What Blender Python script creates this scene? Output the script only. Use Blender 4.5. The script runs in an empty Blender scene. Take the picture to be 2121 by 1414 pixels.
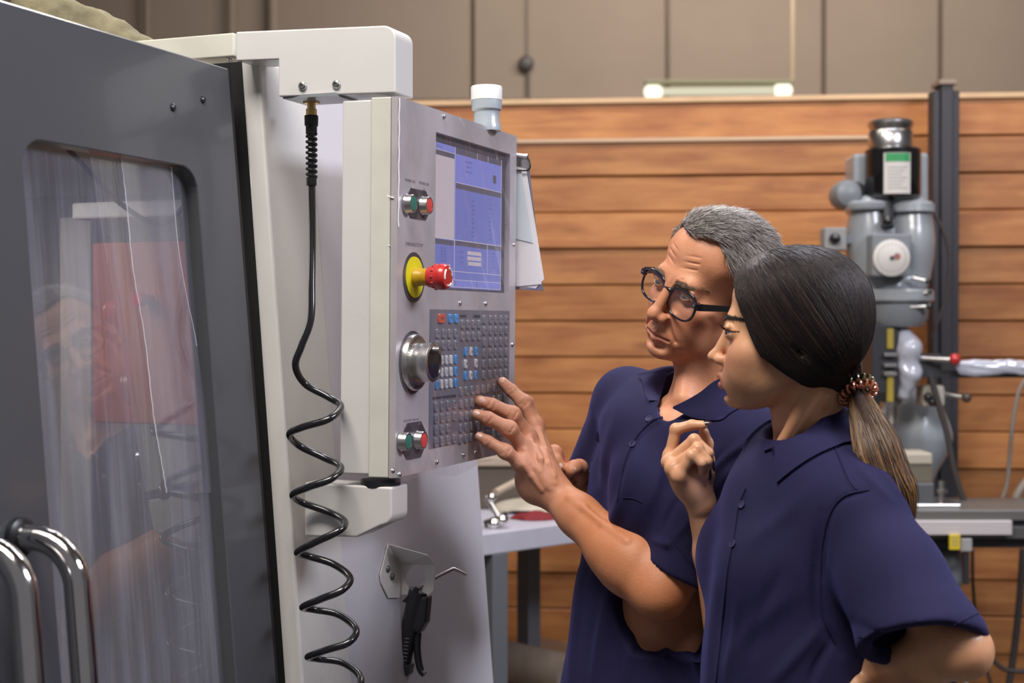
import bpy, math, random
import numpy as np
from mathutils import Matrix, Vector, Euler
random.seed(7); np.random.seed(7)
scene = bpy.context.scene
col = scene.collection
PI = math.pi

# ---------------------------------------------------------------- camera, world, lights, exposure
FPX = 3000.0; CX = 1060.5; CY = 707.0; CAMZ = 1.55; PITCH = 0.0123
cam_data = bpy.data.cameras.new('camera')
cam_data.sensor_width = 36.0
cam_data.lens = FPX / 2121.0 * 36.0
cam_data.clip_start = 0.05; cam_data.clip_end = 100
cam = bpy.data.objects.new('camera', cam_data)
cam.location = (0, 0, CAMZ)
cam.rotation_euler = (PI/2 - PITCH, 0, 0)
col.objects.link(cam)
scene.camera = cam
cam_data.dof.use_dof = True
cam_data.dof.focus_distance = 2.2
cam_data.dof.aperture_fstop = 5.0

world = bpy.data.worlds.new('world'); scene.world = world
world.use_nodes = True
bg = world.node_tree.nodes['Background']
bg.inputs[0].default_value = (0.95, 0.93, 1.0, 1)
bg.inputs[1].default_value = 0.17

def area(name, loc, target, size, power, color, sy=None):
    d = bpy.data.lights.new(name, 'AREA'); d.energy = power; d.color = color
    d.shape = 'RECTANGLE'; d.size = size; d.size_y = sy or size
    o = bpy.data.objects.new(name, d); o.location = loc
    v = Vector(target) - Vector(loc)
    o.rotation_euler = v.to_track_quat('-Z', 'Y').to_euler()
    col.objects.link(o); return o
area('ceiling_light_front', (-0.6, 0.6, 4.2), (-0.1, 2.3, 1.3), 1.8, 138, (1.0, 0.95, 0.89), 1.0)
area('ceiling_light_right', (2.7, 1.3, 3.4), (0.3, 2.3, 1.3), 1.5, 95, (0.86, 0.88, 1.0), 0.7)
area('ceiling_light_left', (-0.5, 3.5, 3.7), (0.35, 2.1, 1.45), 1.0, 34, (1.0, 0.95, 0.92), 0.6)
area('ceiling_light_back', (1.2, 4.4, 4.6), (0.8, 3.2, 0.8), 1.6, 60, (0.84, 0.86, 1.0), 1.0)
area('ceiling_light_wall', (0.9, 4.9, 3.75), (0.9, 6.0, 1.9), 3.4, 34, (1.0, 0.90, 0.78), 0.5)
area('ceiling_light_far', (2.0, 10.0, 5.6), (2.0, 14.0, 3.6), 5.0, 180, (1.0, 0.90, 0.80), 1.0)

scene.view_settings.view_transform = 'Standard'
scene.view_settings.look = 'None'
scene.view_settings.gamma = 1.0
scene.view_settings.use_curve_mapping = False
scene.view_settings.exposure = 0.0
scene.cycles.use_denoising = True
scene.cycles.max_bounces = 8
scene.cycles.transparent_max_bounces = 12
scene.cycles.caustics_reflective = False
scene.cycles.caustics_refractive = False

# ---------------------------------------------------------------- pixel rays and frames
CF = np.array([0, math.cos(PITCH), -math.sin(PITCH)]); CU = np.array([0, math.sin(PITCH), math.cos(PITCH)])
CR = np.array([1.0, 0, 0]); CAMP = np.array([0, 0, CAMZ])
def ray(px, py): return CF + (px-CX)/FPX*CR - (py-CY)/FPX*CU
def W(px, py, d): return CAMP + d*ray(px, py)
TH = math.atan(1163/3000.0)
MN = np.array([math.cos(TH), -math.sin(TH), 0]); MU = np.array([math.sin(TH), math.cos(TH), 0])
MO = np.array([-0.165, 2.06, 0])
def M(n, u, z): return MO + n*MN + u*MU + np.array([0, 0, z])
def onN(px, py, n=0.0, lean=0.0, z0=1.5):
    """where the pixel ray meets the plane at offset n (leaning outwards below z0): (n,u,z)"""
    r = ray(px, py); k = np.dot(CAMP-MO, MN)
    # k + d*r.N = n + lean*(z0 - (CAMZ + d*r.z))
    d = (n + lean*(z0-CAMZ) - k) / (np.dot(r, MN) + lean*r[2])
    p = CAMP + d*r
    q = p - MO
    return np.array([q@MN, q@MU, p[2]])
def onU(px, py, u=0.0):
    r = ray(px, py); d = (u - np.dot(CAMP-MO, MU)) / np.dot(r, MU)
    p = CAMP + d*r; q = p - MO
    return np.array([q@MN, q@MU, p[2]])
def onS(px, py, k, nr, u0=0.0):
    """pixel ray meets the upright plane u = u0 + k (n - nr)"""
    r = ray(px, py); q0 = CAMP-MO
    d = (u0 - k*nr - q0@MU + k*(q0@MN)) / (r@MU - k*(r@MN)); q = q0 + d*r
    return np.array([q@MN, q@MU, CAMP[2]+d*r[2]])
def onY(px, py, y):
    r = ray(px, py); return CAMP + (y/r[1])*r
FM = Matrix(((MN[0], MU[0], 0, MO[0]), (MN[1], MU[1], 0, MO[1]), (0, 0, 1, 0), (0, 0, 0, 1)))
def npm(m): return np.array(m)

# ---------------------------------------------------------------- object helpers
MATW = {}
def xf(m, v):
    v = np.asarray(v, dtype=float).reshape(-1, 3); m = np.array(m)
    return v @ m[:3, :3].T + m[:3, 3]
def set_props(o, label=None, cat=None, group=None, kind=None):
    if label: o['label'] = label
    if cat: o['category'] = cat
    if group: o['group'] = group
    if kind: o['kind'] = kind
    return o
def thing(name, label, cat, mat=None, loc=None, group=None, kind=None):
    o = bpy.data.objects.new(name, None); col.objects.link(o)
    m = mat.copy() if mat is not None else Matrix.Identity(4)
    if loc is not None: m = m @ Matrix.Translation(Vector(loc)) if mat is not None else Matrix.Translation(Vector(loc))
    o.matrix_world = m; o.empty_display_size = 0.05
    MATW[o] = np.array(m)
    return set_props(o, label, cat, group, kind)
class B:
    """mesh builder; F = frame the coordinates are given in"""
    def __init__(s, F=None):
        s.v = []; s.f = []; s.mi = []; s.n = 0; s.m = 0; s.F = np.array(F) if F is not None else np.eye(4); s.sm = []
    def add(s, v, f, smooth=False):
        v = xf(s.F, v)
        s.v.append(v)
        for q in f: s.f.append(tuple(int(i)+s.n for i in q)); s.mi.append(s.m); s.sm.append(smooth)
        s.n += len(v); return s
    def box(s, lo, hi, R=None):
        (a, b, c), (d, e, f) = lo, hi
        v = np.array([(a,b,c),(d,b,c),(d,e,c),(a,e,c),(a,b,f),(d,b,f),(d,e,f),(a,e,f)], float)
        if R is not None: v = xf(R, v)
        return s.add(v, [(0,3,2,1),(4,5,6,7),(0,1,5,4),(1,2,6,5),(2,3,7,6),(3,0,4,7)])
    def hexa(s, v):
        """8 corners: bottom ring 0-3, top ring 4-7"""
        return s.add(v, [(0,3,2,1),(4,5,6,7),(0,1,5,4),(1,2,6,5),(2,3,7,6),(3,0,4,7)])
    def prism(s, poly, d, smooth=False):
        """extrude a planar 3d polygon by vector d"""
        p = np.asarray(poly, float); n = len(p); v = np.vstack([p, p+np.asarray(d, float)])
        f = [tuple(range(n))[::-1], tuple(range(n, 2*n))] + [(i, (i+1) % n, (i+1) % n+n, i+n) for i in range(n)]
        return s.add(v, f, smooth)
    def lathe(s, c, axis, prof, seg=24, smooth=True, caps=True):
        """prof: list of (r, h) along the axis from c"""
        ax = np.asarray(axis, float); ax = ax/np.linalg.norm(ax)
        t = np.array([0,0,1.]) if abs(ax[2]) < .9 else np.array([1.,0,0])
        e1 = np.cross(ax, t); e1 /= np.linalg.norm(e1); e2 = np.cross(ax, e1)
        a = np.linspace(0, 2*PI, seg, endpoint=False)
        ring = np.cos(a)[:, None]*e1 + np.sin(a)[:, None]*e2
        v = np.vstack([np.asarray(c, float) + ax*h + ring*r for r, h in prof])
        f = []
        for j in range(len(prof)-1):
            for i in range(seg):
                k = (i+1) % seg
                f.append((j*seg+i, j*seg+k, (j+1)*seg+k, (j+1)*seg+i))
        n0 = s.n
        s.add(v, f, smooth)
        if caps:
            s.f.append(tuple(n0+i for i in range(seg))[::-1]); s.mi.append(s.m); s.sm.append(False)
            b = n0+(len(prof)-1)*seg
            s.f.append(tuple(b+i for i in range(seg))); s.mi.append(s.m); s.sm.append(False)
        return s
    def cyl(s, a, b, r, seg=16, r2=None):
        a = np.asarray(a, float); b = np.asarray(b, float)
        return s.lathe(a, b-a, [(r, 0), (r if r2 is None else r2, np.linalg.norm(b-a))], seg)
    def tube(s, pts, r, seg=10, closed=False, scale=None):
        p = np.asarray(pts, float); n = len(p)
        rr = np.full(n, r) if np.isscalar(r) else np.asarray(r, float)
        T = np.gradient(p, axis=0); T /= np.linalg.norm(T, axis=1)[:, None]+1e-12
        up = np.array([0,0,1.]) if abs(T[0][2]) < .9 else np.array([1.,0,0])
        e = np.cross(T[0], up); e /= np.linalg.norm(e)
        a = np.linspace(0, 2*PI, seg, endpoint=False); V = []
        for i in range(n):
            e = e - T[i]*np.dot(e, T[i]); e /= np.linalg.norm(e); g = np.cross(T[i], e)
            V.append(p[i] + rr[i]*(np.cos(a)[:, None]*e + np.sin(a)[:, None]*g))
        f = [(j*seg+i, (j+1)*seg+i, (j+1)*seg+(i+1) % seg, j*seg+(i+1) % seg) for j in range(n-1) for i in range(seg)]
        n0 = s.n
        s.add(np.vstack(V), f, True)
        s.f.append(tuple(n0+i for i in range(seg))); s.mi.append(s.m); s.sm.append(False)
        b = n0+(n-1)*seg
        s.f.append(tuple(b+i for i in range(seg))[::-1]); s.mi.append(s.m); s.sm.append(False)
        return s
    def ball(s, c, r, seg=16, rings=10):
        r = np.array([r, r, r]) if np.isscalar(r) else np.asarray(r, float)
        v = []; f = []
        for j in range(rings+1):
            th = PI*j/rings
            for i in range(seg):
                a = 2*PI*i/seg; v.append((math.sin(th)*math.cos(a), math.sin(th)*math.sin(a), math.cos(th)))
        for j in range(rings):
            for i in range(seg): f.append((j*seg+i, (j+1)*seg+i, (j+1)*seg+(i+1) % seg, j*seg+(i+1) % seg))
        return s.add(np.array(v)*r + np.asarray(c, float), f, True)
    def build(s, name, mats, parent=None, bevel=0, seg=2, label=None, cat=None, group=None, kind=None, weld=False):
        me = bpy.data.meshes.new(name)
        v = np.vstack(s.v)
        if parent is not None: v = xf(np.linalg.inv(MATW[parent]), v); 
        me.from_pydata(v.tolist(), [], s.f)
        for m_ in (mats if isinstance(mats, (list, tuple)) else [mats]): me.materials.append(m_)
        me.polygons.foreach_set('material_index', s.mi)
        me.polygons.foreach_set('use_smooth', s.sm)
        me.validate(); me.update()
        if any(s.sm) and hasattr(me, 'set_sharp_from_angle'): me.set_sharp_from_angle(angle=.75)
        o = bpy.data.objects.new(name, me); col.objects.link(o)
        if parent is not None: o.parent = parent; MATW[o] = MATW[parent]
        else: MATW[o] = np.eye(4)
        if bevel:
            b = o.modifiers.new('bevel', 'BEVEL'); b.width = bevel; b.segments = seg; b.limit_method = 'ANGLE'; b.angle_limit = 0.6
            b.harden_normals = False
        return set_props(o, label, cat, group, kind)
def instance(src, parent, loc, name=None, rot=None):
    """copy of an object sharing its mesh, placed in the parent's frame"""
    o = src.copy(); col.objects.link(o); o.parent = parent; o.location = loc
    if rot is not None: o.rotation_euler = rot
    MATW[o] = MATW[parent]
    return o
def catmull(pts, n=8):
    p = np.asarray(pts, float); P = np.vstack([2*p[0]-p[1], p, 2*p[-1]-p[-2]]); out = []
    for i in range(1, len(P)-2):
        for t in np.linspace(0, 1, n, endpoint=False):
            a, b, c, d = P[i-1], P[i], P[i+1], P[i+2]
            out.append(.5*((2*b)+(-a+c)*t+(2*a-5*b+4*c-d)*t*t+(-a+3*b-3*c+d)*t**3))
    out.append(p[-1]); return np.array(out)
_txt = {}
def text_mesh(s, size, depth=0.0):
    key = (s, size, depth)
    if key not in _txt:
        cu = bpy.data.curves.new('lettering', 'FONT'); cu.body = s; cu.size = size; cu.align_x = 'CENTER'; cu.align_y = 'CENTER'
        cu.extrude = depth; cu.resolution_u = 2
        o = bpy.data.objects.new('lettering', cu); col.objects.link(o)
        dg = bpy.context.evaluated_depsgraph_get(); dg.update()
        me = bpy.data.meshes.new_from_object(o.evaluated_get(dg))
        bpy.data.objects.remove(o); bpy.data.curves.remove(cu); _txt[key] = me
    return _txt[key]
def text(s, size, parent, loc, rot, mat, name='lettering', sx=1.0):
    me = text_mesh(s, size).copy(); me.materials.clear(); me.materials.append(mat)
    o = bpy.data.objects.new(name, me); col.objects.link(o); o.parent = parent
    o.location = loc; o.rotation_euler = rot; o.scale = (sx, 1, 1); MATW[o] = MATW[parent]
    return o

# ---------------------------------------------------------------- materials
def srgb(r, g, b):
    f = lambda c: (c/255/12.92) if c/255 <= .04045 else ((c/255+.055)/1.055)**2.4
    return (f(r), f(g), f(b), 1)
def mat(name, color, rough=0.5, metal=0.0, noise=0.0, nscale=20.0, bump=0.0, bscale=200.0, coat=0.0, emit=None, es=1.0, spec=None, trans=0, alpha=1, stretch=None, sss=0, rnoise=0.0, aniso=0):
    m = bpy.data.materials.new(name); m.use_nodes = True; nt = m.node_tree; p = nt.nodes['Principled BSDF']
    p.inputs['Base Color'].default_value = color; p.inputs['Roughness'].default_value = rough; p.inputs['Metallic'].default_value = metal
    if spec is not None: p.inputs['Specular IOR Level'].default_value = spec
    if coat: p.inputs['Coat Weight'].default_value = coat; p.inputs['Coat Roughness'].default_value = 0.08
    if emit: p.inputs['Emission Color'].default_value = emit; p.inputs['Emission Strength'].default_value = es
    if trans: p.inputs['Transmission Weight'].default_value = trans
    if alpha < 1: p.inputs['Alpha'].default_value = alpha
    if sss:
        p.inputs['Subsurface Weight'].default_value = sss; p.inputs['Subsurface Radius'].default_value = (1, .35, .2); p.inputs['Subsurface Scale'].default_value = 0.006
    tc = nt.nodes.new('ShaderNodeTexCoord'); mp = nt.nodes.new('ShaderNodeMapping')
    nt.links.new(tc.outputs['Object'], mp.inputs[0])
    if stretch: mp.inputs['Scale'].default_value = stretch
    if noise or rnoise:
        nz = nt.nodes.new('ShaderNodeTexNoise'); nz.inputs['Scale'].default_value = nscale; nz.inputs['Detail'].default_value = 5
        nt.links.new(mp.outputs[0], nz.inputs['Vector'])
    if noise:
        cr = nt.nodes.new('ShaderNodeValToRGB'); c = np.array(color[:3])
        cr.color_ramp.elements[0].color = (*(c*(1-noise)), 1); cr.color_ramp.elements[0].position = .3
        cr.color_ramp.elements[1].color = (*np.minimum(c*(1+noise), 1), 1); cr.color_ramp.elements[1].position = .7
        nt.links.new(nz.outputs['Fac'], cr.inputs[0]); nt.links.new(cr.outputs[0], p.inputs['Base Color'])
    if rnoise:
        mr = nt.nodes.new('ShaderNodeMapRange'); mr.inputs[3].default_value = max(rough-rnoise, .02); mr.inputs[4].default_value = rough+rnoise
        mr.inputs[1].default_value = .3; mr.inputs[2].default_value = .7
        nt.links.new(nz.outputs['Fac'], mr.inputs[0]); nt.links.new(mr.outputs[0], p.inputs['Roughness'])
    if bump:
        nb = nt.nodes.new('ShaderNodeTexNoise'); nb.inputs['Scale'].default_value = bscale; nb.inputs['Detail'].default_value = 3
        nt.links.new(mp.outputs[0], nb.inputs['Vector'])
        bp = nt.nodes.new('ShaderNodeBump'); bp.inputs['Strength'].default_value = bump; bp.inputs['Distance'].default_value = 0.002
        nt.links.new(nb.outputs['Fac'], bp.inputs['Height']); nt.links.new(bp.outputs[0], p.inputs['Normal'])
    return m
def emis(name, color, s=1.0):
    m = mat(name, (0.01, 0.01, 0.01, 1), 0.3); p = m.node_tree.nodes['Principled BSDF']
    p.inputs['Emission Color'].default_value = color; p.inputs['Emission Strength'].default_value = s
    return m
CREAM = mat('cream_enamel', srgb(217, 214, 210), 0.32, noise=.04, nscale=6, coat=.25, rnoise=.06)
CREAMF = mat('cream_enamel_front', srgb(214, 210, 216), 0.16, noise=.03, nscale=4, coat=.5)
YELCREAM = mat('aged_cream_enamel', srgb(212, 210, 198), 0.4, noise=.07, nscale=14)
DGREY = mat('dark_grey_enamel', srgb(78, 79, 83), 0.28, noise=.05, nscale=5, coat=.3)
BLACKP = mat('black_plastic', srgb(30, 30, 33), 0.35, noise=.1, nscale=40)
RUBBER = mat('black_rubber', srgb(24, 23, 26), 0.22, coat=.5)
GAP = mat('dark_gap', srgb(16, 15, 18), 0.6)
CHROME = mat('polished_steel', (0.72, 0.70, 0.68, 1), 0.12, 1.0, rnoise=.05, nscale=30)
STEEL = mat('brushed_steel', (0.58, 0.53, 0.54, 1), 0.36, 0.30, noise=.16, nscale=9, bump=.05, bscale=60, rnoise=.1)
SATIN = mat('satin_steel', (0.62, 0.60, 0.58, 1), 0.28, 1.0)
BRASS = mat('brass', (0.60, 0.42, 0.16, 1), 0.3, 1.0, noise=.15, nscale=60)
RED = mat('red_plastic', srgb(190, 45, 42), 0.3, coat=.3)
REDF = mat('red_button_face', srgb(205, 70, 66), 0.45)
GREENF = mat('green_button_face', srgb(48, 112, 96), 0.45)
YELLOW = mat('yellow_plastic', srgb(222, 212, 30), 0.45)
AMBER = mat('yellow_collar_plastic', srgb(190, 150, 20), 0.4, noise=.12, nscale=40)
WHITEP = mat('white_plastic', srgb(228, 228, 226), 0.35)
PVC = mat('grey_pipe_plastic', srgb(160, 168, 176), 0.25, coat=.3)
PAPER = mat('paper', srgb(232, 230, 234), 0.8)
PAPERB = mat('blue_tinted_paper', srgb(212, 222, 228), 0.8)
GREYM = mat('machine_grey_paint', srgb(140, 144, 148), 0.35, noise=.08, nscale=12, coat=.2)
PRINT = mat('print_ink', srgb(60, 56, 60), 0.6)
PRINTD = mat('legend_ink', srgb(48, 50, 60), 0.6)
# ================================================================ the room
def wood_mat():
    m = bpy.data.materials.new('cedar_boards'); m.use_nodes = True; nt = m.node_tree; p = nt.nodes['Principled BSDF']; L = nt.links.new
    tc = nt.nodes.new('ShaderNodeTexCoord'); oi = nt.nodes.new('ShaderNodeObjectInfo')
    add = nt.nodes.new('ShaderNodeVectorMath'); add.operation = 'MULTIPLY_ADD'
    cmb = nt.nodes.new('ShaderNodeCombineXYZ'); 
    for i in range(3): L(oi.outputs['Random'], cmb.inputs[i])
    add.inputs[1].default_value = (37, 0, 11)
    L(cmb.outputs[0], add.inputs[0]); L(tc.outputs['Object'], add.inputs[2])
    mp = nt.nodes.new('ShaderNodeMapping'); mp.inputs['Scale'].default_value = (1.0, 6, 14); L(add.outputs[0], mp.inputs[0])
    nz = nt.nodes.new('ShaderNodeTexNoise'); nz.inputs['Scale'].default_value = 2.4; nz.inputs['Detail'].default_value = 8; nz.inputs['Distortion'].default_value = .6; L(mp.outputs[0], nz.inputs['Vector'])
    mp2 = nt.nodes.new('ShaderNodeMapping'); mp2.inputs['Scale'].default_value = (2.2, 3, 6); L(add.outputs[0], mp2.inputs[0])
    nz2 = nt.nodes.new('ShaderNodeTexNoise'); nz2.inputs['Scale'].default_value = 1.6; nz2.inputs['Detail'].default_value = 4; L(mp2.outputs[0], nz2.inputs['Vector'])
    vo = nt.nodes.new('ShaderNodeTexVoronoi'); vo.inputs['Scale'].default_value = 1.5; L(mp2.outputs[0], vo.inputs['Vector'])
    kn = nt.nodes.new('ShaderNodeMapRange'); kn.inputs[1].default_value = .04; kn.inputs[2].default_value = .22; kn.inputs[3].default_value = .35; kn.inputs[4].default_value = 0; L(vo.outputs['Distance'], kn.inputs[0])
    cr = nt.nodes.new('ShaderNodeValToRGB'); e = cr.color_ramp.elements
    e[0].position = .30; e[0].color = srgb(148, 84, 42); e[1].position = .68; e[1].color = srgb(206, 144, 82)
    L(nz.outputs['Fac'], cr.inputs[0])
    cr2 = nt.nodes.new('ShaderNodeValToRGB'); e = cr2.color_ramp.elements
    e[0].position = .35; e[0].color = srgb(156, 88, 46); e[1].position = .65; e[1].color = srgb(204, 138, 78); L(nz2.outputs['Fac'], cr2.inputs[0])
    mx = nt.nodes.new('ShaderNodeMixRGB'); mx.inputs[0].default_value = .55; L(cr.outputs[0], mx.inputs[1]); L(cr2.outputs[0], mx.inputs[2])
    mx2 = nt.nodes.new('ShaderNodeMixRGB'); L(kn.outputs[0], mx2.inputs[0]); L(mx.outputs[0], mx2.inputs[1]); mx2.inputs[2].default_value = srgb(105, 55, 30)
    hs = nt.nodes.new('ShaderNodeHueSaturation'); mr = nt.nodes.new('ShaderNodeMapRange'); mr.inputs[3].default_value = .82; mr.inputs[4].default_value = 1.12; L(oi.outputs['Random'], mr.inputs[0])
    L(mr.outputs[0], hs.inputs['Value']); L(mx2.outputs[0], hs.inputs['Color']); L(hs.outputs[0], p.inputs['Base Color'])
    p.inputs['Roughness'].default_value = .5
    return m
WOOD = wood_mat()
WA = math.atan(0.095)
FW = Matrix.Translation((0, 6.0, 0)) @ Matrix.Rotation(-WA, 4, 'Z')      # x along the partition, y away from the camera
wall_w = thing('wall_back', None, None, FW, kind='structure')
XE = 2.75
zt = 2.455; ph = 0.149; k = 0
rng = random.Random(3)
b = B(FW); b.box((-3.0, 0.03, 0), (XE, 0.09, zt)); b.build('backing_board', mat('backing', srgb(120, 74, 46), .8), wall_w)
z = zt
row = 0
while z > 0.01:
    zl = max(z-ph, 0.0); x = -3.0; first = rng.uniform(1.3, 2.5)
    while x < XE:
        x2 = min(x + (first if x == -3.0 else rng.choice((9, 9, 3.6))), XE)
        pr = rng.uniform(-.006, .008); tl = rng.uniform(-.003, .003)
        v = [(x+.002, -.0+pr, zl+.0022), (x2-.002, pr, zl+.0022), (x2-.002, .03, zl+.0022), (x+.002, .03, zl+.0022),
             (x+.002, pr+tl+.004, z-.0022), (x2-.002, pr+tl+.004, z-.0022), (x2-.002, .03, z-.0022), (x+.002, .03, z-.0022)]
        B(FW).hexa(v).build('plank', WOOD, wall_w, bevel=.004, seg=1)
        x = x2
    z = zl; row += 1
B(FW).box((-3.0, -.012, zt-.002), (XE, .11, zt+.02)).build('cap_rail', mat('pale_wood', srgb(214, 178, 138), .6, noise=.08, nscale=8, stretch=(1, 4, 4)), wall_w, bevel=.003)
B(FW).box((-.4, -.010, zt-ph-.012), (1.5, .0, zt-ph+.004)).build('batten', mat('pale_batten', srgb(206, 176, 146), .7), wall_w, bevel=.002)  # batten paler than the planks

CONC = mat('painted_concrete', srgb(176, 160, 146), .8, noise=.05, nscale=1.2)
wf = thing('wall_far', None, None, Matrix.Translation((0, 14, 0)), kind='structure')
xs = [-9.5, -6.8] + [onY(p, 300, 14)[0] for p in (300, 562, 978, 1382, 1706, 1948)] + [6.0, 8.2, 10.5]
for a, c in zip(xs[:-1], xs[1:]):
    B(Matrix.Translation((0, 14, 0))).box((a+.02, 0, 0), (c-.02, .12, 7)).build('concrete_panel', CONC, wf, bevel=.01, seg=1)
B(Matrix.Translation((0, 14, 0))).box((-10, .06, 0), (11, .2, 7)).build('joint_backing', mat('joint_dark', srgb(132, 116, 104), .9), wf)
for px in (305, 480, 566):
    x = onY(px, 300, 13.9)[0]
    B().cyl((x, 13.9, 3.2), (x, 13.9, 7), .028 if px != 566 else .045, 8).build('conduit', CONC, wf)
x = onY(1382, 200, 13.9)[0]
B().box((-10, 13.84, 3.57), (11, 13.99, 3.70)).build('ledger_rail', mat('ledger', srgb(150, 132, 118), .8), wf, bevel=.01)
B().box((-9.6, -3, -.1), (10.6, 14.2, 0)).build('floor', mat('concrete_floor', srgb(84, 80, 76), .5, noise=.12, nscale=2), kind='structure')
B().box((-9.6, -3, 7.0), (10.6, 14.2, 7.1)).build('ceiling', mat('ceiling_white', srgb(190, 186, 180), .9), kind='structure')
B().box((-9.7, -3, 0), (-9.5, 14.2, 7)).build('wall_left', mat('wall_paint', srgb(205, 200, 196), .8, noise=.03), kind='structure')
B().box((10.5, -3, 0), (10.7, 14.2, 7)).build('wall_right', mat('white_wall', srgb(226, 222, 226), .8), kind='structure')

# round junction box on a conduit up on the far wall
p = onY(1090, 128, 13.85)
t = thing('wall_bell', 'small dark round bell on a thin pipe high on the far beige wall', 'bell', loc=(p[0], 13.97, p[2]))
B().lathe((p[0], 13.97, p[2]), (0, -1, 0), [(.07, 0), (.075, .05), (.055, .09), (.02, .1)], 20).build('bell_dome', mat('dull_metal', srgb(92, 90, 90), .4), t)
B().cyl((p[0]+.02, 13.96, p[2]-.05), (p[0]+.02, 13.96, 3.7), .018, 8).build('pipe', mat('pipe_grey', srgb(120, 112, 106), .5), t)
B().cyl((p[0]+.02, 13.96, p[2]+.05), (p[0]+.02, 13.96, 6.9), .012, 8).build('pipe', CONC, t)

# hanging tube light
a = W(1345, 190, 11.5); c = W(1630, 187, 11.5)
t = thing('hanging_light', 'glowing tube light hanging in front of the far beige wall', 'light', loc=tuple((a+c)/2))
lamp_em = emis('tube_glow', (1.0, 0.95, 0.70, 1), .72); lamp_end = emis('tube_end_glow', (1.0, 0.98, 0.78, 1), 1.6)
B().cyl(a, c, .030, 16).build('tube', lamp_em, t)
B().lathe(a-np.array([.03, 0, 0]), (1, 0, 0), [(.02, -.01), (.05, .01), (.052, .10), (.03, .13)], 16).build('end_cap', lamp_end, t)
B().lathe(c+np.array([.03, 0, 0]), (-1, 0, 0), [(.02, -.01), (.05, .01), (.052, .10), (.03, .13)], 16).build('end_cap', lamp_end, t)
B().box((a[0]-.04, 11.46, a[2]+.055), (c[0]+.04, 11.56, a[2]+.085)).build('housing', mat('lamp_housing', srgb(150, 150, 120), .5), t, bevel=.005)
for px in (1383, 1640):
    q = W(px, 180, 11.5); B().cyl((q[0], 11.5, a[2]+.08), (q[0], 11.5, 6.9), .010 if px == 1383 else .016, 6).build('hanger', mat('hanger_metal', srgb(120, 104, 92) if px == 1383 else srgb(196, 178, 150), .5), t)
# ================================================================ machining centre
LEAN = 0.078; Z0 = 1.5
def L3(n, u, z): return (n + LEAN*(Z0-z), u, z)
FN = -0.189        # front skin offset at z = Z0
mach = thing('machining_centre', 'large cream and dark grey machine enclosure with a windowed sliding door', 'machine', FM, (-.25, 0, 0))
def slab(b, n0, n1, u0, u1, z0, z1, lean=LEAN):
    g = lambda n, u, z: (n + lean*(Z0-z), u, z)
    b.hexa([g(n0,u0,z0), g(n1,u0,z0), g(n1,u1,z0), g(n0,u1,z0), g(n0,u0,z1), g(n1,u0,z1), g(n1,u1,z1), g(n0,u1,z1)])
    return b
zpt = onU(540, 122, 0)[2]
UF = 0.722
# front skin with its post-like near edge
slab(B(FM), FN-.031, FN, 0.0, .15, 0.02, zpt).build('corner_post', CREAM, mach, bevel=.004)
slab(B(FM), FN-.03, FN-.0015, .148, UF, 0.02, zpt-.012).build('front_panel', CREAMF, mach, bevel=.003)
slab(B(FM), FN-.40, FN-.03, UF-.03, UF, 0.02, zpt-.03).build('side_panel', CREAM, mach)
# dark strip painted as the shade in the gap the door slides past
slab(B(FM), FN-.115, FN-.032, .004, .03, 0.02, zpt-.001).build('gap_shade_strip', GAP, mach)

# ---- sliding door
de = onU(478, 140, -.045)          # far top corner of the door face
DN = de[0] - LEAN*(Z0-de[2]); DL = .088
def D3(n, u, z): return (DN + n + DL*(Z0-z), u, z)
def onD(px, py, n=0.0): return onN(px, py, DN+n, DL, Z0)
tops = [onD(*q) for q in ((54, 0), (307, 77), (475, 143))]
ue = de[1]
wl_t = onD(48, 285); wr_t = onD(392, 345); wr_b = onD(480, 1414); wl_b = onD(100, 1414)
uR = onD(410, 385)[1]; uL = onD(45, 300)[1]
zT = (wl_t[2]+wr_t[2])/2
ZD0 = .25; ztop = tops[2][2]
def dslab(b, n0, n1, u0, u1, z0, z1):
    v = [D3(n0,u0,z0), D3(n1,u0,z0), D3(n1,u1,z0), D3(n0,u1,z0), D3(n0,u0,z1), D3(n1,u0,z1), D3(n1,u1,z1), D3(n0,u1,z1)]
    b.hexa(v); return b
uN = -1.15
# frame: face with a rounded window opening
def door_frame():
    b = B(FM); r = .035; zb = .45
    hole = []
    for cu, cz, a0 in ((uR-r, zT-r, 0), (uL+r, zT-r, 90), (uL+r, zb+r, 180), (uR-r, zb+r, 270)):
        for a in np.radians(np.linspace(a0, a0+90, 7)): hole.append((cu+r*math.cos(a), cz+r*math.sin(a)))
    n = len(hole)
    outer = []
    for i, (u, z) in enumerate(hole):
        q = i//7
        outer.append(((ue if q in (0, 3) else uL-.10), (ztop if q in (0, 1) else ZD0)) if i % 7 == 3 else
                     ((ue, z) if (q == 0 and i % 7 < 3) or (q == 3 and i % 7 > 3) else
                      (uL-.10, z) if (q == 1 and i % 7 > 3) or (q == 2 and i % 7 < 3) else
                      (u, ztop) if q in (0, 1) else (u, ZD0)))
    V = [D3(0, u, z) for u, z in outer] + [D3(0, u, z) for u, z in hole] + [D3(-.03, u, z) for u, z in hole] + [D3(-.045, u, z) for u, z in outer]
    F = []
    for i in range(n):
        j = (i+1) % n
        F += [(i, j, n+j, n+i), (n+i, n+j, 2*n+j, 2*n+i), (2*n+i, 2*n+j, 3*n+j, 3*n+i), (j, i, 3*n+i, 3*n+j)]
    b.add(V, F); return b
door = door_frame().build('door_panel', DGREY, mach, bevel=.0015, seg=1)
dslab(B(FM), -.028, -.004, ue-.001, ue+.012, ZD0, ztop-.004).build('door_edge_strip', GAP, mach)
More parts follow.
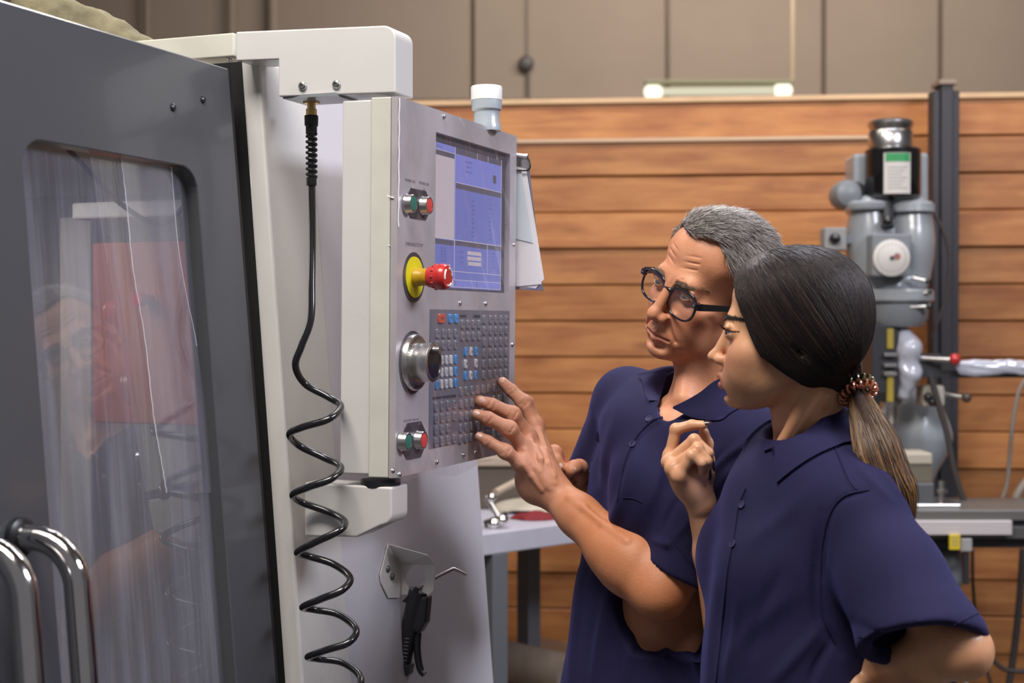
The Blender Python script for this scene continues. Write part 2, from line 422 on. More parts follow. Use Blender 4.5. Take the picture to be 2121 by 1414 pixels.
# top of the enclosure above the doors and behind the frame
dslab(B(FM), -.045, 0, uL-.62, uL-.103, ZD0, ztop).build('door_panel', DGREY, mach, bevel=.0015)
def glass_mat(name, tint, haze, rough=0.0, streak=False, refl=1.0):
    m = bpy.data.materials.new(name); m.use_nodes = True; nt = m.node_tree; L = nt.links.new
    for n_ in list(nt.nodes):
        if n_.type != 'OUTPUT_MATERIAL': nt.nodes.remove(n_)
    out = nt.nodes['Material Output']
    tr = nt.nodes.new('ShaderNodeBsdfTransparent'); tr.inputs[0].default_value = tint
    gl = nt.nodes.new('ShaderNodeBsdfGlossy'); gl.inputs['Roughness'].default_value = rough; gl.inputs[0].default_value = (1, 1, 1, 1)
    df = nt.nodes.new('ShaderNodeBsdfDiffuse'); df.inputs[0].default_value = srgb(190, 190, 205)
    fr = nt.nodes.new('ShaderNodeFresnel'); fr.inputs[0].default_value = 1.6
    mr = nt.nodes.new('ShaderNodeMapRange'); mr.inputs[1].default_value = 0; mr.inputs[2].default_value = 1; mr.inputs[3].default_value = .02; mr.inputs[4].default_value = refl
    L(fr.outputs[0], mr.inputs[0])
    m1 = nt.nodes.new('ShaderNodeMixShader'); m2 = nt.nodes.new('ShaderNodeMixShader')
    L(tr.outputs[0], m1.inputs[1]); L(df.outputs[0], m1.inputs[2]); m1.inputs[0].default_value = haze
    ge = nt.nodes.new('ShaderNodeNewGeometry'); sb_ = nt.nodes.new('ShaderNodeMath'); sb_.operation = 'SUBTRACT'; sb_.inputs[0].default_value = 1; L(ge.outputs['Backfacing'], sb_.inputs[1])
    mu_ = nt.nodes.new('ShaderNodeMath'); mu_.operation = 'MULTIPLY'; L(mr.outputs[0], mu_.inputs[0]); L(sb_.outputs[0], mu_.inputs[1])
    L(mu_.outputs[0], m2.inputs[0]); L(m1.outputs[0], m2.inputs[1]); L(gl.outputs[0], m2.inputs[2]); L(m2.outputs[0], out.inputs[0])
    if streak:
        tc = nt.nodes.new('ShaderNodeTexCoord'); mp = nt.nodes.new('ShaderNodeMapping'); mp.inputs['Scale'].default_value = (1, 26, 1.3)
        nz = nt.nodes.new('ShaderNodeTexNoise'); nz.inputs['Scale'].default_value = 2.2; nz.inputs['Detail'].default_value = 6; nz.inputs['Roughness'].default_value = .6
        L(tc.outputs['Object'], mp.inputs[0]); L(mp.outputs[0], nz.inputs['Vector'])
        r2 = nt.nodes.new('ShaderNodeMapRange'); r2.inputs[1].default_value = .42; r2.inputs[2].default_value = .75; r2.inputs[3].default_value = haze*.6; r2.inputs[4].default_value = min(haze*1.9, .8)
        L(nz.outputs['Fac'], r2.inputs[0]); L(r2.outputs[0], m1.inputs[0])
    return m
GLASS = glass_mat('streaked_door_glass', (.78, .79, .84, 1), .155, .02, True)
FILM = glass_mat('clear_film', (.95, .95, .97, 1), .10, .06, True)
dslab(B(FM), -.026, -.020, uL-.012, uR+.012, .43, zT+.012).build('window_pane', GLASS, mach)
# plastic film strip taped on the pane, edges catching the light
def dline(pts, n=-.016): return [onD(x, y, n) for x, y in pts]
sg = catmull(dline([(250, 322), (262, 420), (276, 560), (300, 700), (318, 860), (335, 960), (345, 1020)]), 8)
sd = catmull(dline([(355, 345), (368, 500), (388, 620), (405, 700), (428, 860), (445, 1000), (452, 1020)]), 8)
b = B(FM); n_ = len(sg); sd = sd[:n_]
V = np.vstack([sg, sd]); b.add(V, [(i, i+1, n_+i+1, n_+i) for i in range(n_-1)], True); b.build('film_strip', FILM, mach)
FEDGE = mat('film_edge', (.85, .85, .9, 1), .15, coat=.6)
sg2 = sg.copy(); sg2[:, 1] += .0006*np.sin(np.arange(len(sg))*2.3)
B(FM).tube(sg2, .0005, 6).build('film_edge', FEDGE, mach)
B(FM).tube(sd[:26], .0003, 6).build('film_edge', FEDGE, mach)
# screws in the door face
for px, py in ((358, 223), (420, 207)):
    q = onD(px, py); B(FM).lathe(q, (1, 0, 0), [(.006, -.002), (.006, .001), (.004, .003), (.001, .0035)], 12).build('screw', mat('dark_screw', srgb(70, 70, 72), .3, .8), mach)
# pull handles: a bent bar leaves the door and runs down
def handle(p0, p1, p2, p3, r, name='pull_handle'):
    return None
def pull(u, zt_, out, r, zb=.55):
    a0 = np.array(D3(0, u, zt_))
    pts = [a0, a0+np.array([out*.35, .0, 0])]
    R_ = .055
    cx_ = a0[0]+out-R_
    for a in np.radians(np.linspace(90, 0, 9)): pts.append((cx_+R_*math.cos(a), u, zt_-R_+R_*math.sin(a)))
    for z_ in np.linspace(zt_-R_-.05, zb+.08, 6): pts.append((D3(0, u, z_)[0] - D3(0, u, zt_-R_)[0] + cx_+R_, u, z_))
    b = B(FM); b.tube(pts, r, 20)
    h = b.build('pull_handle', CHROME, mach)
    B(FM).lathe(a0, (1, 0, 0), [(r+.008, 0), (r+.008, .006), (r+.002, .010)], 20).build('handle_collar', BLACKP, mach)
q1 = onD(38, 1112, 0); pull(q1[1], q1[2], .080, .0148)
q2 = onU(35, 1138, q1[1]-.085); pull(q1[1]-.085, q2[2], .080, .0148)

# ---- made-up interior, its parts placed where reflections show in the pane
INN = mat('interior_cream', srgb(168, 162, 150), .5, noise=.06, nscale=5)
INO = mat('orange_reflection', srgb(150, 68, 28), .55, noise=.12, nscale=6)  # orange of the planks mirrored in the glass
inn = lambda n0, n1, u0, u1, z0, z1, m_, nm, bv=.004: B(FM).box((n0, u0, z0), (n1, u1, z1)).build(nm, m_, mach, bevel=bv)
inn(-1.62, -1.58, -1.0, .9, .3, 1.82, INN, 'inner_back_wall')
inn(-1.6, -.5, .68, .70, .3, 1.82, INN, 'inner_side_wall')
inn(-1.6, -.5, -1.02, -1.0, .3, 1.82, INN, 'inner_side_wall')
inn(-1.6, -.40, -1.0, .7, 1.82, 1.84, INN, 'roof_sheet')
inn(-1.6, -.35, -1.0, .7, .40, .44, INN, 'inner_base')
a = onU(190, 503, .30); c = onU(420, 740, .30)
inn(a[0], c[0]+.05, .30, .34, c[2]-.12, a[2], INO, 'reflection_panel')  # added panel, painted as the plank wall's reflection in the pane
a = onU(148, 420, .26); c = onU(412, 446, .26)
inn(a[0], c[0]+.10, .26, .34, c[2], a[2], INN, 'cross_beam')
a = onU(122, 450, .36); c = onU(190, 1300, .36)
inn(a[0], c[0], .36, .42, .44, a[2], INN, 'inner_post')
rb = onU(268, 618, .24)
B(FM).lathe((rb[0], .30, rb[2]), (0, -1, 0), [(.010, 0), (.010, .02), (.014, .025), (.012, .04)], 20).build('red_knob', RED, mach)
cab = catmull([onU(140, 308, .0), onU(180, 350, .0), onU(225, 400, .02), onU(275, 440, .04), onU(325, 465, .06), onU(360, 450, .06), onU(390, 415, .06), onU(410, 385, .06)], 8)
B(FM).tube(cab, .0042, 8).build('inner_cable', BLACKP, mach)
# unseen fill lamp added to brighten the interior
d = bpy.data.lights.new('interior_fill', 'AREA'); d.energy = 5.5; d.size = .5; d.color = (1, .96, .9)
o = bpy.data.objects.new('interior_fill', d); o.location = Vector(M(-.85, -.1, 1.80)); col.objects.link(o)

# ---- top cover channel left of the arm
a = onU(312, 84, .02); c = onU(490, 118, .02)
tl = onU(490, 70, .02)
B(FM).box((a[0]-.25, .012, c[2]-.0), (c[0], .075, (tl[2]+a[2])/2)).build('top_channel', YELCREAM, mach, bevel=.002)
B(FM).lathe((onU(475, 70, .04)[0], .035, tl[2]-.002), (0, 0, 1), [(.008, 0), (.0075, .003), (.003, .005)], 12).build('screw', CHROME, mach)
for px in (471, 516):
    q = onU(px, 117, .012)
    B(FM).lathe((q[0], .02, q[2]-.001), (0, 0, -1), [(.006, -.004), (.006, .001), (.0025, .002), (.0025, .014)], 12).build('bolt', CHROME, mach)

# ---- hanger bracket on the front skin
FNZ = lambda px, py, n=0.0: onN(px, py, FN+n, LEAN, Z0)
br = thing('gun_hanger', 'cream folded sheet metal hanger bolted on the machine front, with a keyhole slot', 'bracket', FM, tuple(FNZ(800, 1180)))
TH_ = .0016
A = [FNZ(803, 1125), FNZ(786, 1190), FNZ(788, 1207), FNZ(803, 1238), FNZ(825, 1238), FNZ(834, 1165)]
b = B(FM); b.prism(np.array(A), (TH_, 0, 0)); b.build('mounting_flange', CREAM, br, bevel=.0005)
# projecting face (faces the camera) with the slot
def pj(px, py, u): return onU(px, py, u)
u0 = FNZ(830, 1200)[1]
o1 = [pj(826, 1167, u0), pj(857, 1168, u0), pj(841, 1188, u0), pj(839, 1205, u0), pj(848, 1222, u0), pj(855, 1231, u0), pj(822, 1232, u0)]
o2 = [pj(858, 1164, u0), pj(903, 1167, u0), pj(898, 1222, u0), pj(886, 1234, u0), pj(872, 1228, u0), pj(880, 1205, u0), pj(879, 1185, u0), pj(872, 1172, u0)]
b = B(FM); b.prism(np.array(o1), (0, .0018, 0)); b.prism(np.array(o2), (0, .0018, 0)); b.build('slotted_face', CREAM, br, bevel=.0004)
top = [pj(826, 1167, u0), pj(903, 1167, u0), np.array(onU(886, 1148, u0-.045)), np.array(onU(803, 1125, u0-.05))]
b = B(FM); b.prism(np.array(top), (0, 0, -.0016)); b.build('top_flange', CREAM, br, bevel=.0004)
for px, py in ((803, 1178), (812, 1194)):
    q = FNZ(px, py, .002); B(FM).lathe(q, (1, 0, 0), [(.0062, 0), (.0055, .002), (.003, .0035), (.001, .004)], 14).build('rivet', mat('rivet_grey', srgb(110, 116, 118), .35, .6), br)

# ---- blow gun
GUN = mat('gun_black_plastic', srgb(32, 31, 36), .38, noise=.1, nscale=50, coat=.15)
ug = u0+.004; G = lambda px, py, du=0: np.array(onU(px, py, ug+du))
gun = thing('blow_gun', 'black pistol-grip air blow gun hanging from the sheet metal hanger', 'air gun', FM, tuple(G(850, 1300)))
b = B(FM)
b.tube(catmull([G(868, 1222), G(858, 1262), G(848, 1310), G(840, 1350), G(836, 1378)], 5), np.linspace(.0175, .0125, 21), 14)
b.build('grip', GUN, gun)
b = B(FM); b.prism([G(858, 1232, -.012), G(885, 1236, -.012), G(880, 1290, -.012), G(866, 1314, -.012), G(845, 1300, -.012), G(838, 1262, -.012)], (0, .024, 0)); b.build('body', GUN, gun, bevel=.004)
b = B(FM); b.prism([G(861, 1214, -.014), G(870, 1218, -.014), G(848, 1250, -.014), G(832, 1246, -.014)], (0, .006, 0)); b.build('guard', BLACKP, gun, bevel=.001)
b = B(FM); b.tube(catmull([G(866, 1310), G(864, 1340), G(867, 1370), G(872, 1388), G(880, 1396)], 5), .0062, 10); b.build('trigger_lever', GUN, gun)
b = B(FM); b.lathe(G(838, 1370), G(832, 1400)-G(838, 1370), [(.0165, 0), (.0175, .003), (.0175, .016), (.015, .02)], 6, smooth=False); b.build('swivel_nut', GUN, gun)
b = B(FM); b.lathe(G(833, 1392), G(830, 1414)-G(833, 1392), [(.008, 0), (.008, .006), (.010, .006), (.010, .011), (.007, .011), (.007, .04)], 6, smooth=False); b.build('fitting', BRASS, gun)
b = B(FM); b.tube([G(870, 1215, .012), G(898, 1198, .03), G(922, 1186, .05), G(938, 1178, .06), G(941, 1178, .062), G(965, 1190, .075)], .0031, 10); b.build('nozzle_tube', SATIN, gun)
b = B(FM)
for i in range(7):
    q = G(843-i*.8, 1322+i*7.5, -.0135-.0006*(6-i)*.3); b.box((q[0]-.004, q[1]-.0006, q[2]-.0006), (q[0]+.004, q[1]+.0006, q[2]+.0006))
b.build('raised_marks', mat('grey_marks', srgb(120, 120, 124), .5), gun)

# ================================================================ pendant support arm
arm = thing('support_arm', 'cream sheet metal swing arm cover carrying the control box, two button-head screws', 'arm', FM, tuple(onU(700, 200, 0)))
ua = 0.0
nr_ = onU(820, 100, 0)[0]; KA = .17
P = lambda px, py, u=ua: onS(px, py, KA, nr_, u)
def row(px, pxr, py, pyr): return (P(px, py)[2]+P(pxr, pyr)[2])/2
ztp = row(490, 806, 66, 53)
n_l = P(490, 66)[0]; n_m = P(578, 180)[0]; n_r = nr_; zb_l = P(560, 124)[2]; zb_r = row(580, 819, 198, 195)
poly = [(n_l, zb_l), (n_m, zb_l), (n_m, zb_r), (n_r, zb_r)]
r_ = .018
for a in np.radians(np.linspace(0, 90, 8)): poly.append((n_r-r_+r_*math.cos(a), ztp-r_+r_*math.sin(a)))
poly.append((n_l, ztp))
poly = [(x, -.002+KA*(x-nr_), z) for x, z in poly]
B(FM).prism(poly, (0, .060, 0)).build('arm_cover', CREAM, arm, bevel=.0022, seg=3)
B(FM).box((n_m+.004, KA*(n_m-nr_)+.004, zb_r-.0025), (onU(712, 200, 0)[0], .045, zb_r+.002)).build('bottom_plate', GREYM, arm)
for px, py in ((627, 178), (697, 175)):
    q = P(px, py, -.002)
    B(FM).lathe(q, (0, -1, 0), [(.0066, 0), (.0066, .001), (.0055, .0032), (.0035, .0042), (.0026, .0042), (.0026, .002)], 18).build('button_screw', SATIN, arm)
P = lambda px, py, u=ua: onU(px, py, u)
# lower bracket
n1 = P(632, 1015)[0]; n2 = P(812, 1015)[0]
lowt = P(740, 1003)[2]; lowb = P(805, 1072)[2]; lbl = P(640, 1111)[2]
poly = [(n1, lbl), (n1+.085, lbl+.0035), (n2-.018, lowb-.012)]
for a in np.radians(np.linspace(-70, 0, 6)): poly.append((n2-.014+.014*math.cos(a), lowb+.004+.014*math.sin(a)))
poly += [(n2, lowt-.002), (n1, lowt+.0)]
B(FM).prism([(x, -.002, z) for x, z in poly], (0, .055, 0)).build('lower_bracket', CREAM, arm, bevel=.003, seg=3)
q = P(772, 996); B(FM).lathe((q[0], .026, lowt-.004), (0, 0, 1), [(.029, 0), (.029, .010)], 28).build('swivel_bearing', BLACKP, arm)

# ================================================================ control pendant
FPn = Matrix(FM)
pend = thing('control_box', 'cream and steel control panel box with screen, keypad and buttons, covered in clear film', 'control panel', FPn, tuple(onU(790, 992, 0)))
pzt = onN(820, 200)[2]; pzb = onN(811, 992)[2]; puR = onN(1066, 285)[1]; H = pzt-pzb
TL = .010                                              # the box leans a touch
def Q3(n, u, z): return (n + TL*(z-1.5), u, z)
def qbox(b, n0, n1, u0, u1, z0, z1):
    b.hexa([Q3(n0,u0,z0), Q3(n1,u0,z0), Q3(n1,u1,z0), Q3(n0,u1,z0), Q3(n0,u0,z1), Q3(n1,u0,z1), Q3(n1,u1,z1), Q3(n0,u1,z1)]); return b
nb = P(712, 600)[0]; nm_ = P(768, 600)[0]
def hbox(n0, n1, u0, u1, z0, z1, k=.13):
    b = B(FM); b.hexa([Q3(n0, u0+k*n0, z0), Q3(n1, u0+k*n1, z0), Q3(n1, u1, z0), Q3(n0, u1, z0), Q3(n0, u0+k*n0, z1), Q3(n1, u0+k*n1, z1), Q3(n1, u1, z1), Q3(n0, u1, z1)]); return b
hbox(nb, nm_, .001, puR-.006, pzb+.004, pzt-.003).build('rear_housing', CREAM, pend, bevel=.002)
hbox(nm_, -.011, 0, puR-.001, pzb, pzt).build('front_housing', YELCREAM, pend, bevel=.0015)
PLN = -.010
def onQ(px, py, n=0.0): return onN(px, py, n - 0*TL, 0, 0)
sl = onQ(899, 276); sb = onQ(897, 597); sr = onQ(1053, 317); srb = onQ(1050, 609)
SU0 = sl[1]; SU1 = sr[1]; SZ1 = (sl[2]+sr[2])/2; SZ0 = (sb[2]+srb[2])/2
# face plate with the screen opening
b = B(FM)
qbox(b, PLN, 0, 0, SU0, pzb, pzt); qbox(b, PLN, 0, SU1, puR, pzb, pzt); qbox(b, PLN, 0, SU0, SU1, pzb, SZ0); qbox(b, PLN, 0, SU0, SU1, SZ1, pzt)
b.build('face_plate', STEEL, pend)
qbox(B(FM), PLN-.0002, PLN+.001, SU0, SU1, SZ0, SZ1).build('screen_bezel', mat('bezel_grey', srgb(78, 74, 82), .4), pend)
# screen: flat emissive picture made of its blocks
SB = emis('screen_blue', srgb(112, 118, 192), .85); SB2 = emis('screen_blue_light', srgb(124, 128, 205), .9); SP = emis('screen_pale', srgb(196, 182, 192), .85)
SH = emis('screen_header', srgb(92, 86, 102), .8); SLN = emis('screen_line', srgb(205, 195, 214), .85); ST = emis('screen_ink', srgb(66, 66, 130), .7); SG = emis('screen_green', srgb(80, 170, 110), .8)
def su(x): return SU0 + .004 + x*(SU1-SU0-.020)
def sz(y): return SZ1 - .012 - y*(SZ1-SZ0-.016)
scr = B(FM)
def rect(x0, y0, x1, y1, m, lv):
    scr.m = m; nn = PLN+.0012+.00012*lv
    scr.add([Q3(nn, su(x0), sz(y1)), Q3(nn, su(x1), sz(y1)), Q3(nn, su(x1), sz(y0)), Q3(nn, su(x0), sz(y0))], [(0, 1, 2, 3)])
rect(0, 0, 1, 1, 0, 0)
rect(0, 0.0, .30, .045, 1, 1); rect(0, .05, .30, .085, 3, 1); rect(0, .085, .30, .66, 2, 1)
rect(.32, 0, 1, .045, 3, 1); rect(.32, .045, 1, .245, 1, 1); rect(.32, .25, 1, .29, 3, 1)
rect(0, .665, .30, .70, 3, 1); rect(.32, .66, .78, .695, 3, 1); rect(.79, .66, 1, .695, 3, 1)
rect(.0, .945, .30, .985, 2, 1); rect(.33, .945, .62, .985, 1, 1); rect(.64, .945, 1, .985, 1, 1)
for x0, y0, x1, y1 in ((0, .046, .31, .050), (.305, 0, .311, .94), (.32, .245, 1, .249), (0, .655, 1, .660), (.782, .66, .787, .88), (0, .878, 1, .882), (0, .938, 1, .942), (0, .988, 1, .992), (.99, 0, .996, .99), (.62, 0, .625, .045), (.78, 0, .785, .045)):
    rect(x0, y0, x1, y1, 4, 2)
for i in range(3): rect(.49, .725+i*.038, .69, .752+i*.038, 2, 2)
rect(.49, .803, .505, .827, 6, 3); rect(.17, .835, .255, .86, 2, 2); rect(.86, .13, .91, .19, 3, 2)
scr.build('screen', [SB, SB2, SP, SH, SLN, ST, SG], pend)
RT = (PI/2, 0, PI/2)
inv = Matrix(np.linalg.inv(MATW[pend]).tolist())
def loc_on(n, u, z):
    q = Vector((*Q3(n, u, z), 1)); w = FM @ q; r = inv @ w; return (r[0], r[1], r[2])
tn = PLN+.0017
for x, y, s_, sz_ in ((.40, .67, 'WORK ZERO', .0052), (.40, .27, 'TOOL OFFSET', .0052), (.86, .68, 'TIMERS', .0045), (.10, .025, 'EDIT: LIST', .0045), (.22, .068, 'PROG', .004), (.42, .022, 'POSITION', .0048)):
    text(s_, sz_, pend, loc_on(tn, su(x), sz(y)), RT, ST, 'screen_text')
for i in range(9):
    text('%d' % (i+1), .0045, pend, loc_on(tn, su(.35), sz(.36+i*.032)), RT, ST, 'screen_text')
    text('%.4f' % (0.1+.73*i), .0045, pend, loc_on(tn, su(.56), sz(.36+i*.032)), RT, ST, 'screen_text')
    text('%.4f' % (2.1-.13*i), .0045, pend, loc_on(tn, su(.82), sz(.36+i*.032)), RT, ST, 'screen_text')
for i, s_ in enumerate(('SPINDLE SPEED', 'FEED RATE', 'SPINDLE LOAD')): text(s_, .0045, pend, loc_on(tn, su(.50), sz(.085+i*.035)), RT, ST, 'screen_text')
for i in range(5):
    text('G%02d   0.000' % (54+i), .0045, pend, loc_on(tn, su(.16), sz(.725+i*.022)), RT, ST, 'screen_text')
    text('0:%02d:%02d' % (7*i, 11+3*i), .0042, pend, loc_on(tn, su(.88), sz(.725+i*.027)), RT, ST, 'screen_text')
for i, s_ in enumerate('XYZ'): text(s_+'  %.3f' % (3.3+i*2.2), .0045, pend, loc_on(tn, su(.40), sz(.738+i*.038)), RT, ST, 'screen_text')

# ---- labels, push buttons
def cpx(x, y): return (780+x/3.535, 620+y/3.535)      # crop -> photo
def onp(px, py, n=0.0): return onN(px, py, n)
DPL = mat('dark_name_plate', srgb(92, 86, 92), .35, .5)
def plate(px0, py0, px1, py1, c):
    a = onp(px0, py0); d_ = onp(px1, py1); u0, u1, z1, z0 = a[1], d_[1], a[2], d_[2]
    k = c*(u1-u0)
    pl = [(0.0, u0, z0+k), (0.0, u0+k, z0), (0, u1-k, z0), (0, u1, z0+k), (0, u1, z1-k), (0, u1-k, z1), (0, u0+k, z1), (0, u0, z1-k)]
    B(FM).prism([Q3(*p) for p in pl], (.0012, 0, 0)).build('name_plate', DPL, pend, bevel=.0003)
plate(831, 386, 893, 459, .25); plate(829, 878, 886, 944, .25)
def button(px, py, face, r=.0135):
    q = onp(px, py); c = Q3(.001, q[1], q[2])
    bt = B(FM).lathe(c, (1, 0, 0), [(r*1.12, 0), (r*1.12, .002), (r, .004), (r*1.02, .0105), (r*.96, .0118), (r*.82, .0118), (r*.80, .0105)], 28).build('button_ring', SATIN, pend)
    B(FM).lathe((c[0]+.0100, c[1], c[2]), (1, 0, 0), [(r*.82, 0), (r*.8, .0016), (r*.5, .0022)], 28).build('button_cap', face, pend)
for px, py, f in ((842, 422, GREENF), (875, 426, REDF), (836, 914, GREENF), (868, 911, REDF)): button(px-4, py, f, .0130)
for s_, px, py, sz_ in (('POWER ON', 846, 375, .0062), ('POWER OFF', 875, 381, .0062), ('EMERGENCY STOP', 856, 507, .0070), ('I', 847, 391, .009), ('O', 874, 396, .009), ('O', 868, 884, .009), ('I', 838, 888, .009), ('CYCLE START  FEED HOLD', 853, 870, .0045)):
    q = onp(px, py); text(s_, sz_, pend, loc_on(.0014 if s_ in 'IO' else .0002, q[1], q[2]), RT, PRINT)
# ---- emergency stop
q = onp(855, 574); c = np.array(Q3(.0, q[1], q[2]))
B(FM).lathe(c, (1, 0, 0), [(.0365, 0), (.0365, .0012), (.03, .0012)], 40).build('stop_ring_plate', DPL, pend)
B(FM).lathe(c+[.001, 0, 0], (1, 0, 0), [(.0300, 0), (.0300, .0016), (.012, .0018)], 40).build('stop_disc', YELLOW, pend)
B(FM).lathe(c, (1, 0, 0), [(.0135, .001), (.0140, .004), (.0132, .005), (.0132, .011), (.0126, .012), (.0126, .022), (.0138, .026)], 28).build('stop_collar', AMBER, pend)
pr = [(.0120, .024), (.0150, .025), (.0162, .030), (.0185, .040), (.0192, .046), (.0188, .051), (.0165, .0545), (.012, .0555), (.004, .0557)]
B(FM).lathe(c, (1, 0, 0), pr, 32).build('stop_button', RED, pend)
b = B(FM)
for k in range(3):
    for a in np.radians(np.linspace(k*120+10, k*120+70, 9)):
        pass
    pts = [c+np.array([.0553, .0128*math.cos(a), .0128*math.sin(a)]) for a in np.radians(np.linspace(k*120+10, k*120+75, 9))]
    b.tube(pts, .0016, 6)
b.build('stop_arrows', WHITEP, pend)
b = B(FM)
for a in np.radians(np.arange(0, 360, 30)): b.ball(c+np.array([.036, .0178*math.cos(a), .0178*math.sin(a)]), (.003, .0014, .0014), 8, 6)
b.build('stop_ribs', RED, pend)
# ---- jog dial
q = onp(*cpx(262, 460)); c = np.array(Q3(.0, q[1], q[2]))
B(FM).lathe(c, (1, 0, 0), [(.0460, 0), (.0460, .001), (.04, .001)], 48).build('dial_recess', DPL, pend)
B(FM).lathe(c, (1, 0, 0), [(.0415, 0), (.0415, .006), (.0400, .009), (.030, .011), (.012, .011)], 48).build('dial_base', SATIN, pend)
b = B(FM)
for i in range(50):
    a = 2*PI*i/50; e = np.array([0, math.cos(a), math.sin(a)]); r0 = .0335 if i % 5 else .031
    b.box((-.0002, -.00022, 0), (.0003, .00022, .0375-r0), R=np.array([[1,0,0,c[0]+.0104],[0,-math.sin(a),math.cos(a),c[1]+r0*e[1]],[0,math.cos(a),math.sin(a),c[2]+r0*e[2]],[0,0,0,1]]))
b.build('dial_graduations', PRINT, pend)
B(FM).lathe(c, (1, 0, 0), [(.0275, .010), (.0285, .012), (.0285, .030), (.0290, .034), (.0265, .0355), (.0240, .0355), (.0235, .028)], 48).build('dial_knob', SATIN, pend)
B(FM).lathe(c+[.0325, 0, 0], (1, 0, 0), [(.0236, 0), (.0235, .0015), (.01, .002)], 40).build('dial_face', mat('dial_face_black', srgb(30, 22, 22), .12, coat=.5), pend)
B(FM).cyl(c+[.026, -.004, .018], c+[.046, -.004, .018], .0055, 16).build('dial_crank_pin', SATIN, pend)
# ---- keypad
KC = glass_mat('clear_key_cap', (.80, .81, .86, 1), .35, .12)
KCLR = mat('translucent_key', srgb(128, 126, 136), .22, coat=.6, spec=.6)
KBLUE = mat('blue_key', srgb(70, 150, 220), .3, coat=.4); KWHT = mat('white_key', srgb(206, 204, 206), .3, coat=.4); KRED = mat('orange_red_key', srgb(204, 84, 60), .3, coat=.4)
KY = mat('yellow_print', srgb(205, 200, 50), .5)
KPAD = mat('keypad_membrane', srgb(116, 112, 122), .3, noise=.08, nscale=12, coat=.2)
a = onp(889, 640); d_ = onp(1056, 940)
ku0, ku1 = a[1], onp(1054, 780)[1]; kz0 = onp(889, 930)[2]; kz1 = onp(1050, 648)[2]
kz1 = onp(893, 640)[2]
qbox(B(FM), 0, .0008, ku0, ku1, kz0, kz1).build('keypad_membrane', KPAD, pend, bevel=.0003)
_keys = {}
def key_mesh(w, h, m):
    kk = (round(w, 4), round(h, 4), m.name)
    if kk not in _keys:
        b = B(); r = .0016; pl = []
        for cu, cz, a0 in ((w/2-r, h/2-r, 0), (-w/2+r, h/2-r, 90), (-w/2+r, -h/2+r, 180), (w/2-r, -h/2+r, 270)):
            for a in np.radians(np.linspace(a0, a0+90, 3)): pl.append((cu+r*math.cos(a), cz+r*math.sin(a)))
        n = len(pl); V = [(0, x, y) for x, y in pl]+[(.0026, x, y) for x, y in pl]+[(.0034, x*.86, y*.9) for x, y in pl]
        F = [(i, (i+1) % n, n+(i+1) % n, n+i) for i in range(n)]+[(n+i, n+(i+1) % n, 2*n+(i+1) % n, 2*n+i) for i in range(n)]+[tuple(range(2*n, 3*n))]
        me = bpy.data.meshes.new('key'); me.from_pydata([tuple(map(float, v)) for v in V], [], F); me.materials.append(m); me.polygons.foreach_set('use_smooth', [True]*(2*n)+[False]); me.update()
        _keys[kk] = me
    return _keys[kk]
def key(px, z, m=None, s_=None, w=.0108, h=.0142, ink=None, ts=.0036):
    u = onp(px, 760)[1] if not isinstance(px, tuple) else px[0]
    o = bpy.data.objects.new('key', key_mesh(w, h, m or KCLR)); col.objects.link(o); o.parent = pend; o.location = loc_on(.0008, u, z); MATW[o] = MATW[pend]
    if s_:
        me = text_mesh(s_, ts).copy(); me.materials.clear(); me.materials.append(ink or PRINTD)
        x = bpy.data.objects.new('legend', me); col.objects.link(x); x.parent = o; x.location = (.0036, 0, 0); x.rotation_euler = RT
        mx_ = max((abs(v.co.x) for v in me.vertices), default=.001); x.scale = (min(1, w*.42/mx_), 1, 1)
    return o
def zpx(px, py): return onp(px, py)[2]
c6 = lambda x, y: (880+x/7.07, 630+y/7.07)
KP = lambda x: c6(x, 0)[0]
zr_ = zpx(*c6(220, 208))
key(KP(220), zr_, KRED, 'RESET', w=.0225, ts=.0050)
key(KP(350), zr_, KBLUE, 'POWER\nUP', ts=.003); key(KP(438), zr_, KBLUE, 'RECOVER', ts=.003)
cols = [KP(x) for x in (163, 252, 341, 430)]
zF = zpx(*c6(163, 430)); z2 = zpx(*c6(163, 600))
for x, s_ in zip(cols, ('F1', 'F2', 'F3', 'F4')): key(x, zF, s_=s_, ts=.0058)
for x, s_ in zip(cols, ('TOOL\nOFSET', 'NEXT\nTOOL', 'TOOL\nRELEASE', 'PART\nZERO')): key(x, z2, s_=s_, ts=.003)
jc = [KP(x) for x in (155, 225, 293, 362, 432)]
for y, names, ms in ((820, ('CHIP\nFWD', '+A', '\u25b2\n+Z', '-Y', 'CLNT\nUP'), 'bwwwb'), (1000, ('CHIP\nSTOP', '\u25c0', 'JOG\nLOCK', '\u25b6', 'CLNT\nDOWN'), 'bwwwb'), (1175, ('CHIP\nREV', '+Y', '-Z\n\u25bc', '-A', 'AUX\nCLNT'), 'bwwwb')):
    zz = zpx(*c6(160, y))
    for x, s_, m_ in zip(jc, names, ms): key(x, zz, KBLUE if m_ == 'b' else KWHT, s_, w=.0078, ts=.0036)
mc = [KP(x) for x in (530, 612, 692, 775)]
for y, names in ((292, ('PRGRM', 'POSIT', 'OFSET', 'CURNT')), (468, ('ALARM', 'PARAM', 'SETNG', 'HELP'))):
    zz = zpx(*c6(560, y))
    for x, s_ in zip(mc, names): key(x, zz, s_=s_, ts=.0034)
cu_ = [KP(x) for x in (578, 654, 730)]
